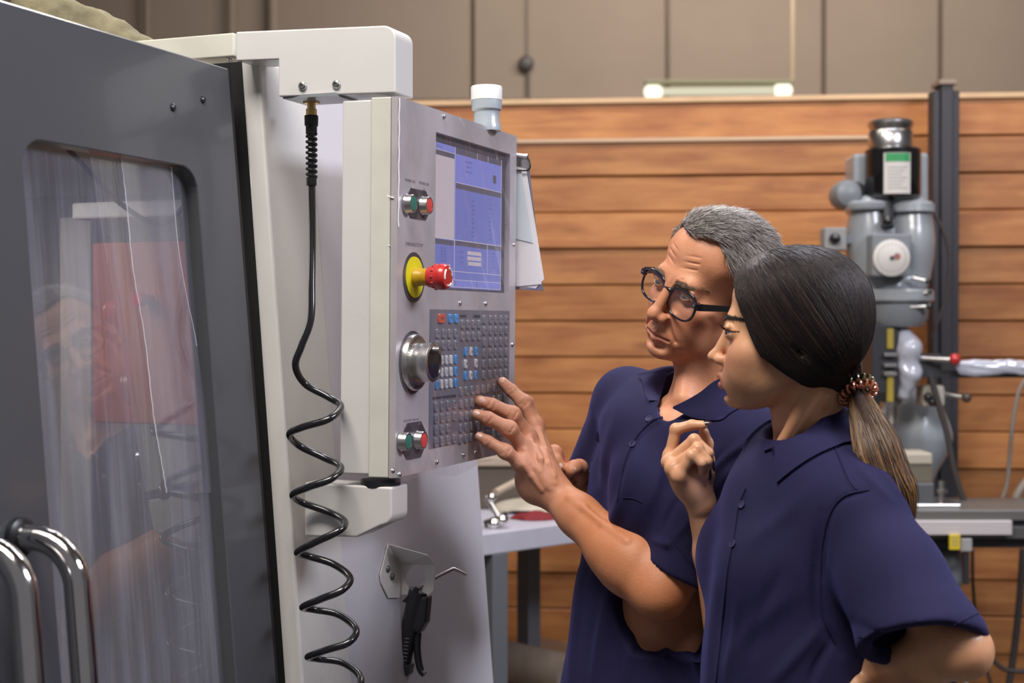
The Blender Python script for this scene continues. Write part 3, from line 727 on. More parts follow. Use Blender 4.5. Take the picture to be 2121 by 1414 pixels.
for y, names in ((690, ('HOME', '\u25b2', 'PAGE\nUP')), (868, ('\u25c0', None, '\u25b6')), (1040, ('END', '\u25bc', 'PAGE\nDOWN'))):
    zz = zpx(*c6(654, y))
    for i, (x, s_) in enumerate(zip(cu_, names)):
        if s_: key(x, zz, KWHT if s_ in '\u25b2\u25c0\u25b6\u25bc' else KBLUE, s_, w=.0080, ts=.0052 if len(s_) == 1 else .003)
rc = [KP(x) for x in (852, 943, 1022, 1100, 1176)]
RN = (('EDIT', 'INSRT', 'ALTER', 'DELET', 'UNDO'), ('MEM', 'SNGL\nBLOCK', 'DRY\nRUN', 'OPT\nSTOP', 'BLOCK\nDEL'), ('MDI', 'COOL', 'ORNT', 'ATC\nFWD', 'ATC\nREV'), ('HAND\nJOG', '.0001', '.001', '.01', '.1'), ('ZERO\nRET', 'ALL', 'ORIG', 'SNGL', 'HOME'), ('LIST\nPROG', 'SEL', 'SEND', 'RECV', 'ERASE'))
for y, names in zip((222, 385, 550, 710, 865, 1025), RN):
    zz = zpx(*c6(940, y))
    for x, s_ in zip(rc, names): key(x, zz, s_=s_, ts=.0034)
ac = [KP(x) for x in (518, 598, 680, 760, 838, 916)]; nc = [KP(x) for x in (1005, 1080, 1152)]
AR = (('SHIFT', 'A', 'B', 'C', 'D', 'E'), ('F', 'G', 'H', 'I', 'J', 'K'), ('L', 'M', 'N', 'O', 'P', 'Q'), ('R', 'S', 'T', 'U', 'V', 'W'), ('X', 'Y', 'Z', 'EOB', '(', ')'))
NR = (('7', '8', '9'), ('4', '5', '6'), ('1', '2', '3'), ('-', '0', '.'), ('CANCL', 'SPACE', 'ENTER'))
for y, an, nn in zip((670, 762, 850, 936, 1018), AR, NR):
    zz = zpx(*cpx(640, y))
    for x, s_ in zip(ac, an): key(x, zz, s_=s_, ts=.0062 if len(s_) == 1 else .004, ink=KY if s_ == 'SHIFT' else None)
    for x, s_ in zip(nc, nn): key(x, zz, s_=s_, ts=.0062 if len(s_) == 1 else .0034)
lc = [cpx(x, 0)[0] for x in (427, 472, 517, 563)]
for y, an in ((782, ('-10\nFEED', '100%\nFEED', '+10\nFEED', 'HAND\nFEED')), (870, ('-10\nSPIN', '100%\nSPIN', '+10\nSPIN', 'HAND\nSPIN')), (953, ('CW', 'STOP', 'CCW', None)), (1040, ('5%\nRAPID', '25%\nRAPID', '50%\nRAPID', '100%\nRAPID'))):
    zz = zpx(*cpx(450, y))
    for x, s_ in zip(lc, an):
        if s_: key(x, zz, s_=s_, ts=.0038)
for px0, px1, px_, py_ in ((KP(495), KP(595), 0, c6(0, 175)[1]), (KP(700), KP(800), 0, c6(0, 178)[1]), (cpx(410, 0)[0], cpx(580, 0)[0], 0, cpx(0, 715)[1])):
    zz = zpx((px0+px1)/2, py_); qbox(B(FM), .0008, .0010, onp(px0, 760)[1], onp(px1, 760)[1], zz-.0022, zz+.0022).build('legend_bar', PRINTD, pend)
# ---- plate screws
for px, py in ((914, 242), (951, 628), (1004, 629), (1062, 507), (1060, 714), (815, 975), (829, 983), (906, 957), (961, 942), (986, 938)):
    q = onp(px, py); B(FM).lathe(Q3(0, q[1], q[2]), (1, 0, 0), [(.0042, 0), (.0040, .0015), (.002, .0032), (.0005, .0034)], 14).build('screw', CHROME, pend)
# ---- clear wrinkled film over the plate
def film(n_u=120, n_z=150):
    from mathutils import noise as mn
    holes = [(onp(842, 422), .022), (onp(875, 426), .021), (onp(836, 914), .021), (onp(868, 911), .021), (onp(855, 574), .040), (onp(*cpx(262, 460)), .046)]
    V = []; idx = -np.ones((n_u+1, n_z+1), int)
    for i in range(n_u+1):
        for j in range(n_z+1):
            u = -.001 + (puR+.003)*i/n_u; z = pzb-.006 + (pzt-pzb+.006)*j/n_z
            if any(math.hypot(u-h[1], z-h[2]) < r for h, r in holes): continue
            w = 1-abs(mn.noise(Vector((u*9+3, z*7+u*6, 2.0)))*2.2)
            w2 = 1-abs(mn.noise(Vector((u*26+z*16, z*13-u*9, 7.7)))*2.4)
            n = .0050 + .0022*max(w, 0)**3 + .0010*max(w2, 0)**3 + .0004*mn.noise(Vector((u*90, z*90, 0)))
            e = min(u+.001, puR+.002-u, pzt-z)
            if e < .012: n = .0012 + (n-.0012)*e/.012
            if z < pzb+.02 and .12 < u < .30: z -= .010*math.sin((u-.12)/.18*PI)+.002*mn.noise(Vector((u*60, 1, 0)))
            idx[i, j] = len(V); V.append(Q3(n, u, z))
    F = []
    for i in range(n_u):
        for j in range(n_z):
            q = (idx[i, j], idx[i+1, j], idx[i+1, j+1], idx[i, j+1])
            if min(q) >= 0: F.append(q)
    b = B(FM); b.add(V, F, True); return b
FILM2 = glass_mat('wrinkled_clear_film', (.97, .97, .98, 1), .05, .09, refl=.38)
film().build('film_cover', FILM2, pend)
e1 = [Q3(.0016, .001, z) for z in np.linspace(pzt-.002, onp(822, 470)[2], 20)]
B(FM).tube([(p_[0]+.0005*math.sin(i*1.7), p_[1], p_[2]) for i, p_ in enumerate(e1)], .0010, 6).build('film_edge', FEDGE, pend)
for pts in (((769, 368), (785, 388), (800, 404), (815, 410)), ((769, 504), (790, 507), (808, 509))):
    B(FM).tube(catmull([onU(x, y, -.0012) for x, y in pts], 5), .0009, 6).build('film_edge', FEDGE, pend)

# ---- pipe standing behind the box top
q = onU(1008, 268, .30)
pc = M(-.03, .345, 0); 
pp = thing('capped_pipe', 'grey plastic pipe with a white cap standing on top of the control box', 'pipe', loc=(pc[0], pc[1], pzt))
# centre the pipe on its image column at its own depth
dd = pc[1]; cx_ = W(1008, 230, dd)[0]; sc_ = dd/3000
zz = lambda y: W(1008, y, dd)[2]
C_ = np.array([cx_, dd, 0]); pp.location = (cx_, dd, pzt); MATW[pp] = np.array(Matrix.Translation((cx_, dd, pzt)))
B().lathe(C_, (0, 0, 1), [(30*sc_, pzt-.005), (30*sc_, zz(262)), (27*sc_, zz(255)), (26.5*sc_, zz(232)), (31*sc_, zz(228)), (32*sc_, zz(210)), (31*sc_, zz(205))], 32).build('pipe_socket', PVC, pp)
B().lathe(C_, (0, 0, 1), [(32.5*sc_, zz(209)), (32.5*sc_, zz(183)), (31*sc_, zz(180)), (24*sc_, zz(179))], 32).build('pipe_cap', WHITEP, pp)

# ================================================================ clipboard on the far side of the box
cb = thing('clipboard', 'steel clipboard with loose white papers hanging on the far side of the control box', 'clipboard', FM, (0, puR+.02, 1.6))
uc = puR + .012
C2 = lambda px, py, du=0.0: np.array(onU(px, py, uc+du))
B(FM).prism([C2(1030, 318), C2(1093, 318), C2(1125, 602), C2(1030, 598)], (0, .002, 0)).build('board', SATIN, cb, bevel=.0008)
B(FM).prism([C2(1035, 335, -.002), C2(1090, 350, -.002), C2(1127, 578, -.002), C2(1110, 597, -.002), C2(1030, 585, -.002)], (0, -.0012, 0)).build('paper', PAPER, cb)
B(FM).prism([C2(1035, 335, -.006), C2(1080, 352, -.006), C2(1104, 503, -.006), C2(1040, 488, -.006)], (0, -.0005, 0)).build('paper', PAPERB, cb)
B(FM).prism([C2(1035, 380, -.0045), C2(1088, 370, -.0045), C2(1122, 588, -.0045), C2(1070, 593, -.0045)], (0, -.0004, 0)).build('paper', PAPER, cb)
B(FM).cyl(C2(1035, 318, -.004), C2(1093, 325, -.004), .0045, 12).build('clip_bar', SATIN, cb)
B(FM).tube(catmull([C2(1092, 325, -.006), C2(1098, 338, -.008), C2(1094, 352, -.008), C2(1070, 352, -.009), C2(1045, 348, -.009)], 5), .0014, 8).build('wire_clip', mat('black_wire', srgb(30, 30, 30), .4), cb)

# ================================================================ coiled hose
hose = thing('coiled_air_hose', 'black coiled air hose with a spring strain relief and brass fitting, hanging from the arm', 'hose', FM, tuple(onU(645, 205, .02)))
uh = .018
Hh = lambda px, py, du=0.0: np.array(onU(px, py, uh+du-.058*min(max((py-420)/300., 0), 1)))
d0 = Hh(645, 206)
def hl(prof, name, m_, seg=20, smooth=True): return B(FM).lathe(d0, (0, 0, -1), prof, seg, smooth).build(name, m_, hose)
S = 2.06/3000.
hl([(20*S*.9, -.003), (20*S*.9, 9*S)], 'hex_nut', BRASS, 6, False)
hl([(9*S, 8*S), (9*S, 20*S), (11.5*S, 20*S), (11.5*S, 34*S), (8*S, 34*S)], 'brass_stem', BRASS, 6, False)
hl([(14.5*S, 34*S), (15.5*S, 36*S), (15*S, 56*S), (12.5*S, 58*S), (12.5*S, 74*S)], 'sleeve_nut', BLACKP, 8, False)
hl([(8*S, 60*S), (8*S, 176*S)], 'inner_hose', RUBBER)
tt = np.linspace(0, 1, 220)
B(FM).tube([d0+np.array([9.6*S*math.cos(2*PI*8.5*t), 9.6*S*math.sin(2*PI*8.5*t), -(72+t*98)*S]) for t in tt], 3.6*S, 8).build('spring_guard', BLACKP, hose)
hl([(11*S, 166*S), (11*S, 182*S), (10.5*S, 184*S), (6, 184*S)][:3], 'lower_sleeve', BLACKP)
# the coil: image turning points traced, depth swings round behind
ctrl = [(646, 385), (647, 480), (646, 580), (644, 660), (625, 715), (612, 757)]
ctl = [(x, y, 0.0) for x, y in ctrl]
ctl += [(632, 795, .02), (680, 822, .028), (706, 842, .015), (680, 868, -.020), (625, 885, -.026), (600, 899, -.012), (620, 923, .018), (672, 948, .030), (706, 968, .012), (685, 992, -.018),
        (640, 1008, -.026), (607, 1024, -.012), (625, 1040, .018), (680, 1060, .030), (714, 1080, .010), (700, 1100, -.018), (650, 1124, -.026), (616, 1144, -.012), (640, 1152, .018), (690, 1168, .030), (725, 1196, .010),
        (708, 1222, -.018), (665, 1240, -.026), (627, 1257, -.012), (650, 1262, .018), (700, 1272, .030), (737, 1302, .010), (722, 1330, -.018), (675, 1346, -.026), (638, 1360, -.012), (660, 1364, .018), (710, 1372, .030), (746, 1402, .010), (738, 1440, -.015), (728, 1478, .0), (762, 1512, .02), (808, 1500, (ug-uh+.058)*.7), (827, 1462, ug-uh+.058), (829, 1428, ug-uh+.058)]
pts = []
for x, y, du in ctl:
    p_ = Hh(x, y, du)
    pts.append(p_)
pts = catmull(pts, 9)
# keep the loops clear of the leaning front skin
lim = FN + LEAN*(Z0-pts[:, 2]) + .010
pts[:, 0] = np.maximum(pts[:, 0], lim*0 + pts[:, 0])
B(FM).tube(pts, 7.6*S, 14).build('hose_coil', RUBBER, hose)
# ================================================================ sculpting by distance fields (bodies and cloth)
F32 = np.float32
class Field:
    def __init__(s, lo, hi, h):
        s.h = h; s.lo = np.array(lo, float); s.n = np.ceil((np.array(hi, float)-s.lo)/h).astype(int)+1
        s.D = np.full(s.n, 0.08, F32)
        s.ax = [(s.lo[i]+h*np.arange(s.n[i])).astype(F32) for i in range(3)]
    def sub(s, lo, hi):
        a = np.clip(np.floor((np.array(lo)-s.lo)/s.h).astype(int), 0, s.n); b = np.clip(np.ceil((np.array(hi)-s.lo)/s.h).astype(int)+1, 0, s.n)
        if np.any(b <= a): return None, None
        sl = tuple(slice(a[i], b[i]) for i in range(3))
        X = s.ax[0][sl[0]][:, None, None]; Y = s.ax[1][sl[1]][None, :, None]; Z = s.ax[2][sl[2]][None, None, :]
        return sl, (X, Y, Z)
    def comb(s, fn, lo, hi, k=.01, op='add', m=.03):
        pad = m+k
        sl, P = s.sub(np.array(lo)-pad, np.array(hi)+pad)
        if sl is None: return s
        d = fn(*P).astype(F32); D = s.D[sl]
        if op == 'add': h_ = np.maximum(k-np.abs(D-d), 0)/k; s.D[sl] = np.minimum(D, d)-h_*h_*k*.25
        elif op == 'sub': d = -d; h_ = np.maximum(k-np.abs(D-d), 0)/k; s.D[sl] = np.maximum(D, d)+h_*h_*k*.25
        elif op == 'disp': s.D[sl] = D - d
        return s
    def ell(s, c, r, k=.01, R=None, op='add'):
        c = np.array(c, float); r = np.array(r, float); R_ = np.eye(3) if R is None else np.array(R, float)
        ext = np.sqrt(((R_*r[None, :])**2).sum(1))
        def fn(X, Y, Z):
            x, y, z = X-c[0], Y-c[1], Z-c[2]
            q = [R_[0, i]*x+R_[1, i]*y+R_[2, i]*z for i in range(3)]
            k0 = np.sqrt((q[0]/r[0])**2+(q[1]/r[1])**2+(q[2]/r[2])**2)
            k1 = np.sqrt((q[0]/r[0]**2)**2+(q[1]/r[1]**2)**2+(q[2]/r[2]**2)**2)+1e-9
            return k0*(k0-1)/k1
        return s.comb(fn, c-ext, c+ext, k, op)
    def cap(s, a, b, ra, rb=None, k=.01, op='add', flat=None):
        """tapered capsule; flat=(dir, factor) squeezes the section along dir"""
        a = np.array(a, float); b = np.array(b, float); rb = ra if rb is None else rb
        ab = b-a; L2 = max(float(ab@ab), 1e-12)
        if flat is not None:
            f = np.array(flat[0], float); f = f/np.linalg.norm(f); g = 1/flat[1]-1
        rm = max(ra, rb)
        def fn(X, Y, Z):
            x, y, z = X-a[0], Y-a[1], Z-a[2]
            t = np.clip((x*ab[0]+y*ab[1]+z*ab[2])/L2, 0, 1)
            x, y, z = x-t*ab[0], y-t*ab[1], z-t*ab[2]
            if flat is not None:
                e = (x*f[0]+y*f[1]+z*f[2])*g; x, y, z = x+e*f[0], y+e*f[1], z+e*f[2]
            return np.sqrt(x*x+y*y+z*z)-(ra+(rb-ra)*t)
        return s.comb(fn, np.minimum(a, b)-rm, np.maximum(a, b)+rm, k, op)
    def chain(s, pts, rs, k=.008, op='add', flat=None):
        for i in range(len(pts)-1): s.cap(pts[i], pts[i+1], rs[i], rs[i+1], k if i == 0 else min(k, .004) if False else k, op, flat)
        return s
    def hit(s, px, py, back=0.0, d0=None):
        r = ray(px, py); d = np.arange(1.4, 3.2, .0008); P = CAMP+d[:, None]*r
        i = np.round((P-s.lo)/s.h).astype(int); ok = np.all((i >= 0) & (i < s.n), 1)
        v = np.ones(len(d)); j = i[ok]; v[ok] = s.D[j[:, 0], j[:, 1], j[:, 2]]
        k = np.argmax(v < 0)
        return CAMP+(d[k]+back)*r if v[k] < 0 else None
    def ridge(s, pts, r0, r1, k=.006, back=.0012):
        q = [s.hit(x, y, back) for x, y in pts]; q = [p for p in q if p is not None]
        if len(q) > 1: s.chain(q, np.linspace(r0, r1, len(q)), k)
    def mesh(s, iters=1):
        """naive surface nets"""
        D = s.D; S = D < 0
        c = np.zeros(tuple(s.n-1), np.int8)
        for i in (0, 1):
            for j in (0, 1):
                for k in (0, 1): c += S[i:s.n[0]-1+i, j:s.n[1]-1+j, k:s.n[2]-1+k]
        act = (c > 0) & (c < 8); I = np.argwhere(act)
        idx = -np.ones(act.shape, np.int32); idx[act] = np.arange(len(I))
        P = np.zeros((len(I), 3)); N = np.zeros(len(I))
        corner = [(i, j, k) for i in (0, 1) for j in (0, 1) for k in (0, 1)]
        val = {q: D[I[:, 0]+q[0], I[:, 1]+q[1], I[:, 2]+q[2]] for q in corner}
        for q in corner:
            for ax in range(3):
                if q[ax] == 0:
                    r = list(q); r[ax] = 1; r = tuple(r)
                    a, b = val[q], val[r]; m = (a < 0) != (b < 0)
                    t = a[m]/(a[m]-b[m]); p = np.tile(np.array(q, float), (m.sum(), 1)); p[:, ax] = t
                    P[m] += p; N[m] += 1
        V = s.lo + s.h*(I + P/np.maximum(N, 1)[:, None])
        Fs = []
        for ax in range(3):
            o = [x for x in range(3) if x != ax]
            sa = [slice(None)]*3; sb = [slice(None)]*3; sa[ax] = slice(0, -1); sb[ax] = slice(1, None)
            E = np.argwhere(S[tuple(sa)] != S[tuple(sb)])
            lim = np.array(act.shape)
            ok = (E[:, o[0]] > 0) & (E[:, o[1]] > 0) & (E[:, o[0]] < lim[o[0]]) & (E[:, o[1]] < lim[o[1]])
            E = E[ok]; ins = S[E[:, 0], E[:, 1], E[:, 2]]
            def g(d0, d1):
                q = E.copy(); q[:, o[0]] -= d0; q[:, o[1]] -= d1; return idx[q[:, 0], q[:, 1], q[:, 2]]
            quad = np.stack([g(1, 1), g(0, 1), g(0, 0), g(1, 0)], 1)
            flip = ins if ax != 1 else ~ins
            quad[~flip] = quad[~flip][:, ::-1]
            Fs.append(quad)
        Fq = np.vstack(Fs)
        return V, Fq
def np_mesh(name, parts, mats, parent=None, colors=None, mi=None, smooth=True):
    """parts: list of (V,F quads) joined into one mesh"""
    off = 0; Vs = []; Fs = []
    for V, Fq in parts: Vs.append(V); Fs.append(np.asarray(Fq)+off); off += len(V)
    V = np.vstack(Vs); Fq = np.vstack(Fs)
    if parent is not None: V = xf(np.linalg.inv(MATW[parent]), V)
    me = bpy.data.meshes.new(name); k = Fq.shape[1]
    me.vertices.add(len(V)); me.vertices.foreach_set('co', V.astype(F32).ravel())
    me.loops.add(Fq.size); me.loops.foreach_set('vertex_index', Fq.astype(np.int32).ravel())
    me.polygons.add(len(Fq)); me.polygons.foreach_set('loop_start', np.arange(0, Fq.size, k, dtype=np.int32))
    for m_ in (mats if isinstance(mats, (list, tuple)) else [mats]): me.materials.append(m_)
    if mi is not None: me.polygons.foreach_set('material_index', np.asarray(mi, np.int32))
    me.polygons.foreach_set('use_smooth', np.full(len(Fq), smooth))
    if colors is not None:
        at = me.color_attributes.new('tint', 'FLOAT_COLOR', 'POINT')
        at.data.foreach_set('color', np.asarray(colors, F32).ravel())
    me.update(calc_edges=True)
    o = bpy.data.objects.new(name, me); col.objects.link(o)
    if parent is not None: o.parent = parent; MATW[o] = MATW[parent]
    else: MATW[o] = np.eye(4)
    return o
def nz3(P, s, seed=0, octaves=2):
    """cheap smooth pseudo noise for big arrays: sum of rotated sines"""
    r = np.random.RandomState(seed); out = np.zeros(len(P)); a = 1
    for o_ in range(octaves):
        for _ in range(5):
            d = r.normal(size=3); d /= np.linalg.norm(d); out += a*np.sin(P@d*s*r.uniform(.7, 1.4)+r.uniform(0, 6.28))/3
        s *= 2.1; a *= .5
    return out
def rotm(axis, deg): return np.array(Matrix.Rotation(math.radians(deg), 3, axis))
def sstep(a, b, x): t = np.clip((x-a)/(b-a), 0, 1); return t*t*(3-2*t)
# ================================================================ things behind: milling machine, column, work table
def Wb(px, py, d): return W(px, py, d)
DM = 5.1; Sm = DM/3000.
SILV = mat('cast_grey_gloss', srgb(158, 162, 166), .28, noise=.12, nscale=8, coat=.5, bump=.15, bscale=14)
WRAP = mat('plastic_wrap', srgb(190, 192, 204), .14, coat=.8, bump=.8, bscale=10)
MG = mat('milling_grey', srgb(128, 132, 136), .4, noise=.08, nscale=6)
DKM = mat('dark_machine', srgb(50, 50, 54), .4)
mill = thing('milling_machine', 'grey vertical milling machine with a black motor and a white feed dial, behind the ponytail', 'milling machine', loc=(W(1845, 700, DM)[0], DM+.25, 0))
b0 = lambda: B()
def ml(px, prof, name, m_, dd=0, seg=32, sub=None):
    """vertical lathe: prof of (radius px, y px)"""
    d = DM+dd; c = W(px, CY, d); 
    return b0().lathe((c[0], c[1], 0), (0, 0, 1), [(r*Sm, W(px, y, d)[2]) for r, y in prof[::-1]], seg).build(name, m_, sub or mill)
def mbox(x0, y0, x1, y1, d0, d1, name, m_, bev=.006, par=None, **k):
    a = W(x0, y1, d0); c = W(x1, y0, d0)
    return b0().box((a[0], a[1], a[2]), (c[0], a[1]+(d1-d0), c[2])).build(name, m_, par or mill, bevel=bev, seg=2, **k)
ml(1843, [(40, 250), (46, 254), (46, 262), (43, 266), (42, 272), (45, 276), (45, 308), (44, 311)], 'motor_cap', SATIN)
motor = ml(1848, [(50, 308), (57, 312), (57, 405), (52, 412), (30, 422)], 'motor', mat('gloss_black', srgb(26, 24, 26), .15, coat=.6))
c = W(1848, CY, DM); R_ = 57.6*Sm
def curved_label(x0, x1, y0, y1, m_, name, r=R_, par=motor):
    a0 = math.asin((x0-1848)/57.6); a1 = math.asin((x1-1848)/57.6); V = []; n = 9
    for i in range(n):
        a = a0+(a1-a0)*i/(n-1)
        for y in (y0, y1): V.append((c[0]+r*math.sin(a), c[1]-r*math.cos(a), W(1848, y, DM)[2]))
    B().add(V, [(2*i+1, 2*i+3, 2*i+2, 2*i) for i in range(n-1)], True).build(name, m_, par)
curved_label(1817, 1870, 323, 406, mat('label_white', srgb(214, 208, 200), .5), 'rating_label')
curved_label(1820, 1868, 324, 341, mat('label_green', srgb(48, 150, 84), .5), 'label_band', R_+.0006)
for i in range(7): curved_label(1824, 1862-5*(i % 3), 352+i*7, 353.6+i*7, mat('label_print', srgb(150, 146, 142), .6) if i == 0 else bpy.data.materials['label_print'], 'label_line', R_+.0006)
mbox(1768, 318, 1800, 440, DM+.02, DM+.16, 'belt_housing', SILV, .012); mbox(1895, 316, 1924, 440, DM+.02, DM+.16, 'belt_housing', SILV, .012)
p = W(1756, 402, DM-.02); b0().lathe(p+np.array([0, .10, 0]), (0, -1, 0), [(.040, 0), (.050, .02), (.052, .09), (.042, .12), (.02, .13)], 28).build('capacitor_housing', MG, mill)
p = W(1775, 402, DM-.02); b0().lathe(p+np.array([0, .10, 0]), (0, -1, 0), [(.046, 0), (.047, .07)], 28).build('capacitor_ring', DKM, mill)
# head casting
def casting():
    f = Field(W(1745, 625, DM)-np.array([.03, .22, .02]), W(1945, 405, DM)+np.array([.05, .28, .04]), .007)
    f.ell(W(1800, 500, DM+.03), (.085, .10, .145), .02); f.ell(W(1885, 505, DM+.03), (.080, .11, .15), .02)
    f.cap(W(1800, 440, DM), W(1800, 560, DM), .062, .062, k=.03); f.cap(W(1890, 440, DM), W(1892, 575, DM), .065, .058, k=.03)
    f.cap(W(1845, 600, DM+.02), W(1845, 640, DM+.02), .095, .085, k=.03)
    V, Q = f.mesh(); np_mesh('head_casting', [(V, Q)], SILV, mill)
casting()
ml(1796, [(40, 418), (47, 422), (47, 432), (44, 436)], 'casting_collar', SILV, dd=-.01)
ml(1888, [(38, 418), (45, 424), (46, 440)], 'casting_collar', SILV, dd=-.01)
mbox(1806, 484, 1888, 572, DM-.145, DM-.06, 'dial_box', MG, .006)
p = W(1846, 534, DM-.15); dial = b0().lathe(p, (0, -1, 0), [(37*Sm, 0), (37*Sm, .006), (35*Sm, .008)], 40).build('feed_dial', mat('dial_white', srgb(214, 208, 200), .45), mill)
b = b0()
for i in range(24):
    a = 2*PI*i/24; b.box((-.0006, -.0006, 0), (.0006, .0002, .008), R=np.array([[1, 0, 0, p[0]+.048*math.sin(a)], [0, 1, 0, p[1]-.0082], [0, 0, 1, p[2]+.048*math.cos(a)-.004], [0, 0, 0, 1]]))
b.build('dial_marks', DKM, dial)
b0().lathe(p+np.array([.018, -.0075, .004]), (0, -1, 0), [(.012, 0), (.012, .001)], 16).build('dial_red_mark', mat('dial_red', srgb(160, 100, 92), .5), dial)
b0().lathe(p+np.array([0, -.0075, 0]), (0, -1, 0), [(.007, 0), (.006, .010)], 12).build('dial_hub', DKM, dial)
p = W(1838, 458, DM-.12); b0().ball(p, (.018, .02, .02), 16, 10).build('shift_knob', RUBBER, mill); b0().cyl(W(1838, 425, DM-.06), W(1838, 470, DM-.09), .022, 16).build('shift_slot', DKM, mill)
mbox(1708, 471, 1754, 518, DM-.06, DM+.02, 'switch_box', mat('switch_grey', srgb(150, 148, 146), .5), .004); mbox(1750, 486, 1775, 506, DM-.03, DM+.0, 'switch_arm', MG)
p = W(1729, 494, DM-.062); b0().lathe(p, (0, -1, 0), [(.020, 0), (.018, .012), (.014, .022), (.006, .026)], 20).build('switch_knob', RUBBER, mill)
ml(1858, [(70, 600), (74, 604), (74, 622), (70, 626)], 'clamp_ring', SILV, dd=.0)
ml(1858, [(60, 626), (64, 630), (62, 660), (50, 676)], 'quill_housing', MG, dd=.0)
for x0, y0, x1, y1, r, m_, nm, kn in ((1878, 636, 1925, 634, 3, SATIN, 'lever', 7), (1890, 575, 1922, 582, 3, SATIN, 'lever', 6), (1900, 610, 1926, 604, 3, SATIN, 'lever', 5)):
    l = b0().cyl(W(x0, y0, DM-.10), W(x1, y1, DM-.12), r*Sm, 10).build(nm, m_, mill); b0().ball(W(x1, y1, DM-.12), kn*Sm, 14, 8).build('lever_knob', RUBBER, l)
mbox(1806, 672, 1862, 815, DM-.06, DM+.10, 'quill_slide', DKM, .005)
mbox(1838, 680, 1851, 722, DM-.072, DM-.058, 'scale_plate', mat('scale_yellow', srgb(170, 150, 60), .4), .001); mbox(1838, 770, 1851, 832, DM-.072, DM-.058, 'scale_plate', bpy.data.materials['scale_yellow'], .001)
for y in (735, 757, 775): mbox(1832, y-4, 1858, y+3, DM-.085, DM-.058, 'stop_nut', SATIN, .001)
def bag():
    f = Field(W(1850, 850, DM)-np.array([.04, .14, .02]), W(1915, 660, DM)+np.array([.04, .10, .03]), .006)
    f.chain([W(1868, 680, DM-.03), W(1882, 720, DM-.05), W(1884, 770, DM-.05), W(1872, 815, DM-.03)], [.022, .042, .036, .026], k=.02)
    V, Q = f.mesh(); V = V + vn_(V, Q)*(nzb(V, 60)*.004)[:, None]; np_mesh('wrapped_arm', [(V, Q)], WRAP, mill)
def vn_(V, Fq):
    n = np.cross(V[Fq[:, 2]]-V[Fq[:, 0]], V[Fq[:, 3]]-V[Fq[:, 1]]); N = np.zeros_like(V)
    for i in range(4): np.add.at(N, Fq[:, i], n)
    return N/(np.linalg.norm(N, axis=1)[:, None]+1e-12)
def nzb(P, s): return nz3(P, s, 4, 2)
bag()
ml(1842, [(14, 830), (18, 832), (18, 875), (14, 880)], 'spindle', SATIN, dd=-.02)
# feed rod with a red knob and its plastic sleeve
b0().cyl(W(1900, 741, DM-.06), W(1968, 745, DM-.12), 5*Sm, 12).build('feed_rod', SATIN, mill)
mbox(1905, 733, 1950, 775, DM-.06, DM+.02, 'rod_bracket', DKM, .004)
b0().ball(W(1978, 744, DM-.12), 12*Sm, 16, 10).build('red_ball_knob', RED, mill)
sl_ = thing('plastic_sleeve', 'crumpled clear plastic sleeve stretched over a bar beside the dark steel column', 'sleeve', loc=tuple(W(2060, 775, 5.0)))
pts = np.array([W(1996+k*24, 761+2*math.sin(k*1.3), 5.0-.004*k) for k in range(9)])
f = Field(pts.min(0)-.06, pts.max(0)+.06, .005)
f.chain(pts, [.027, .032, .028, .024, .022, .023, .022, .024, .026], k=.01, flat=((0, 1, 0), .5)); V, Q = f.mesh(); V = V+vn_(V, Q)*(nzb(V*np.array([.5, 1, 2]), 70)*.003)[:, None]
np_mesh('sleeve_film', [(V, Q)], WRAP, sl_)
b0().box(W(1908, 782, 5.04), W(2210, 766, 5.06)+np.array([0, .02, 0])).build('bar', DKM, sl_, bevel=.002)
# ram, turret and column of the mill
def turret():
    f = Field(W(1830, 1010, DM)-np.array([.10, .10, .05]), W(1960, 800, DM)+np.array([.10, .55, .05]), .008)
    f.cap(W(1895, 860, DM+.22), W(1900, 905, DM+.22), .105, .115, k=.02); f.cap(W(1900, 905, DM+.22), W(1890, 990, DM+.22), .115, .075, k=.04)
    f.cap(W(1880, 650, DM+.22), W(1880, 800, DM+.22), .06, .06, k=.02) if False else None
    V, Q = f.mesh(); np_mesh('ram_turret', [(V, Q)], mat('pale_grey_paint', srgb(160, 166, 172), .4, coat=.2), mill)
turret()
cbx = mbox(1912, 798, 1958, 842, DM-.02, DM+.08, 'gear_cover', mat('cream_grey', srgb(196, 190, 178), .5), .010)
for q in ((1922, 822), (1932, 833)): b0().ball(W(q[0], q[1], DM-.03), .016, 12, 8).build('knob', RUBBER, mill)
l = b0().cyl(W(1958, 816, DM), W(2000, 823, DM-.04), .008, 10).build('crank_arm', SATIN, mill); b0().ball(W(2002, 823, DM-.04), .018, 14, 8).build('crank_knob', mat('brown_knob', srgb(84, 72, 62), .3), l)
mbox(1800, 420, 1880, 850, DM+.16, DM+.42, 'ram', MG, .02)
mbox(1800, 1180, 1950, 2200, DM+.22, DM+.62, 'machine_column', mat('column_grey', srgb(120, 126, 130), .45), .02)
mbox(1830, 1000, 1925, 1200, DM+.34, DM+.60, 'machine_column', bpy.data.materials['column_grey'], .02)
mbox(1770, 2050, 2000, 2350, DM-.35, DM+.7, 'machine_base', bpy.data.materials['column_grey'], .02)
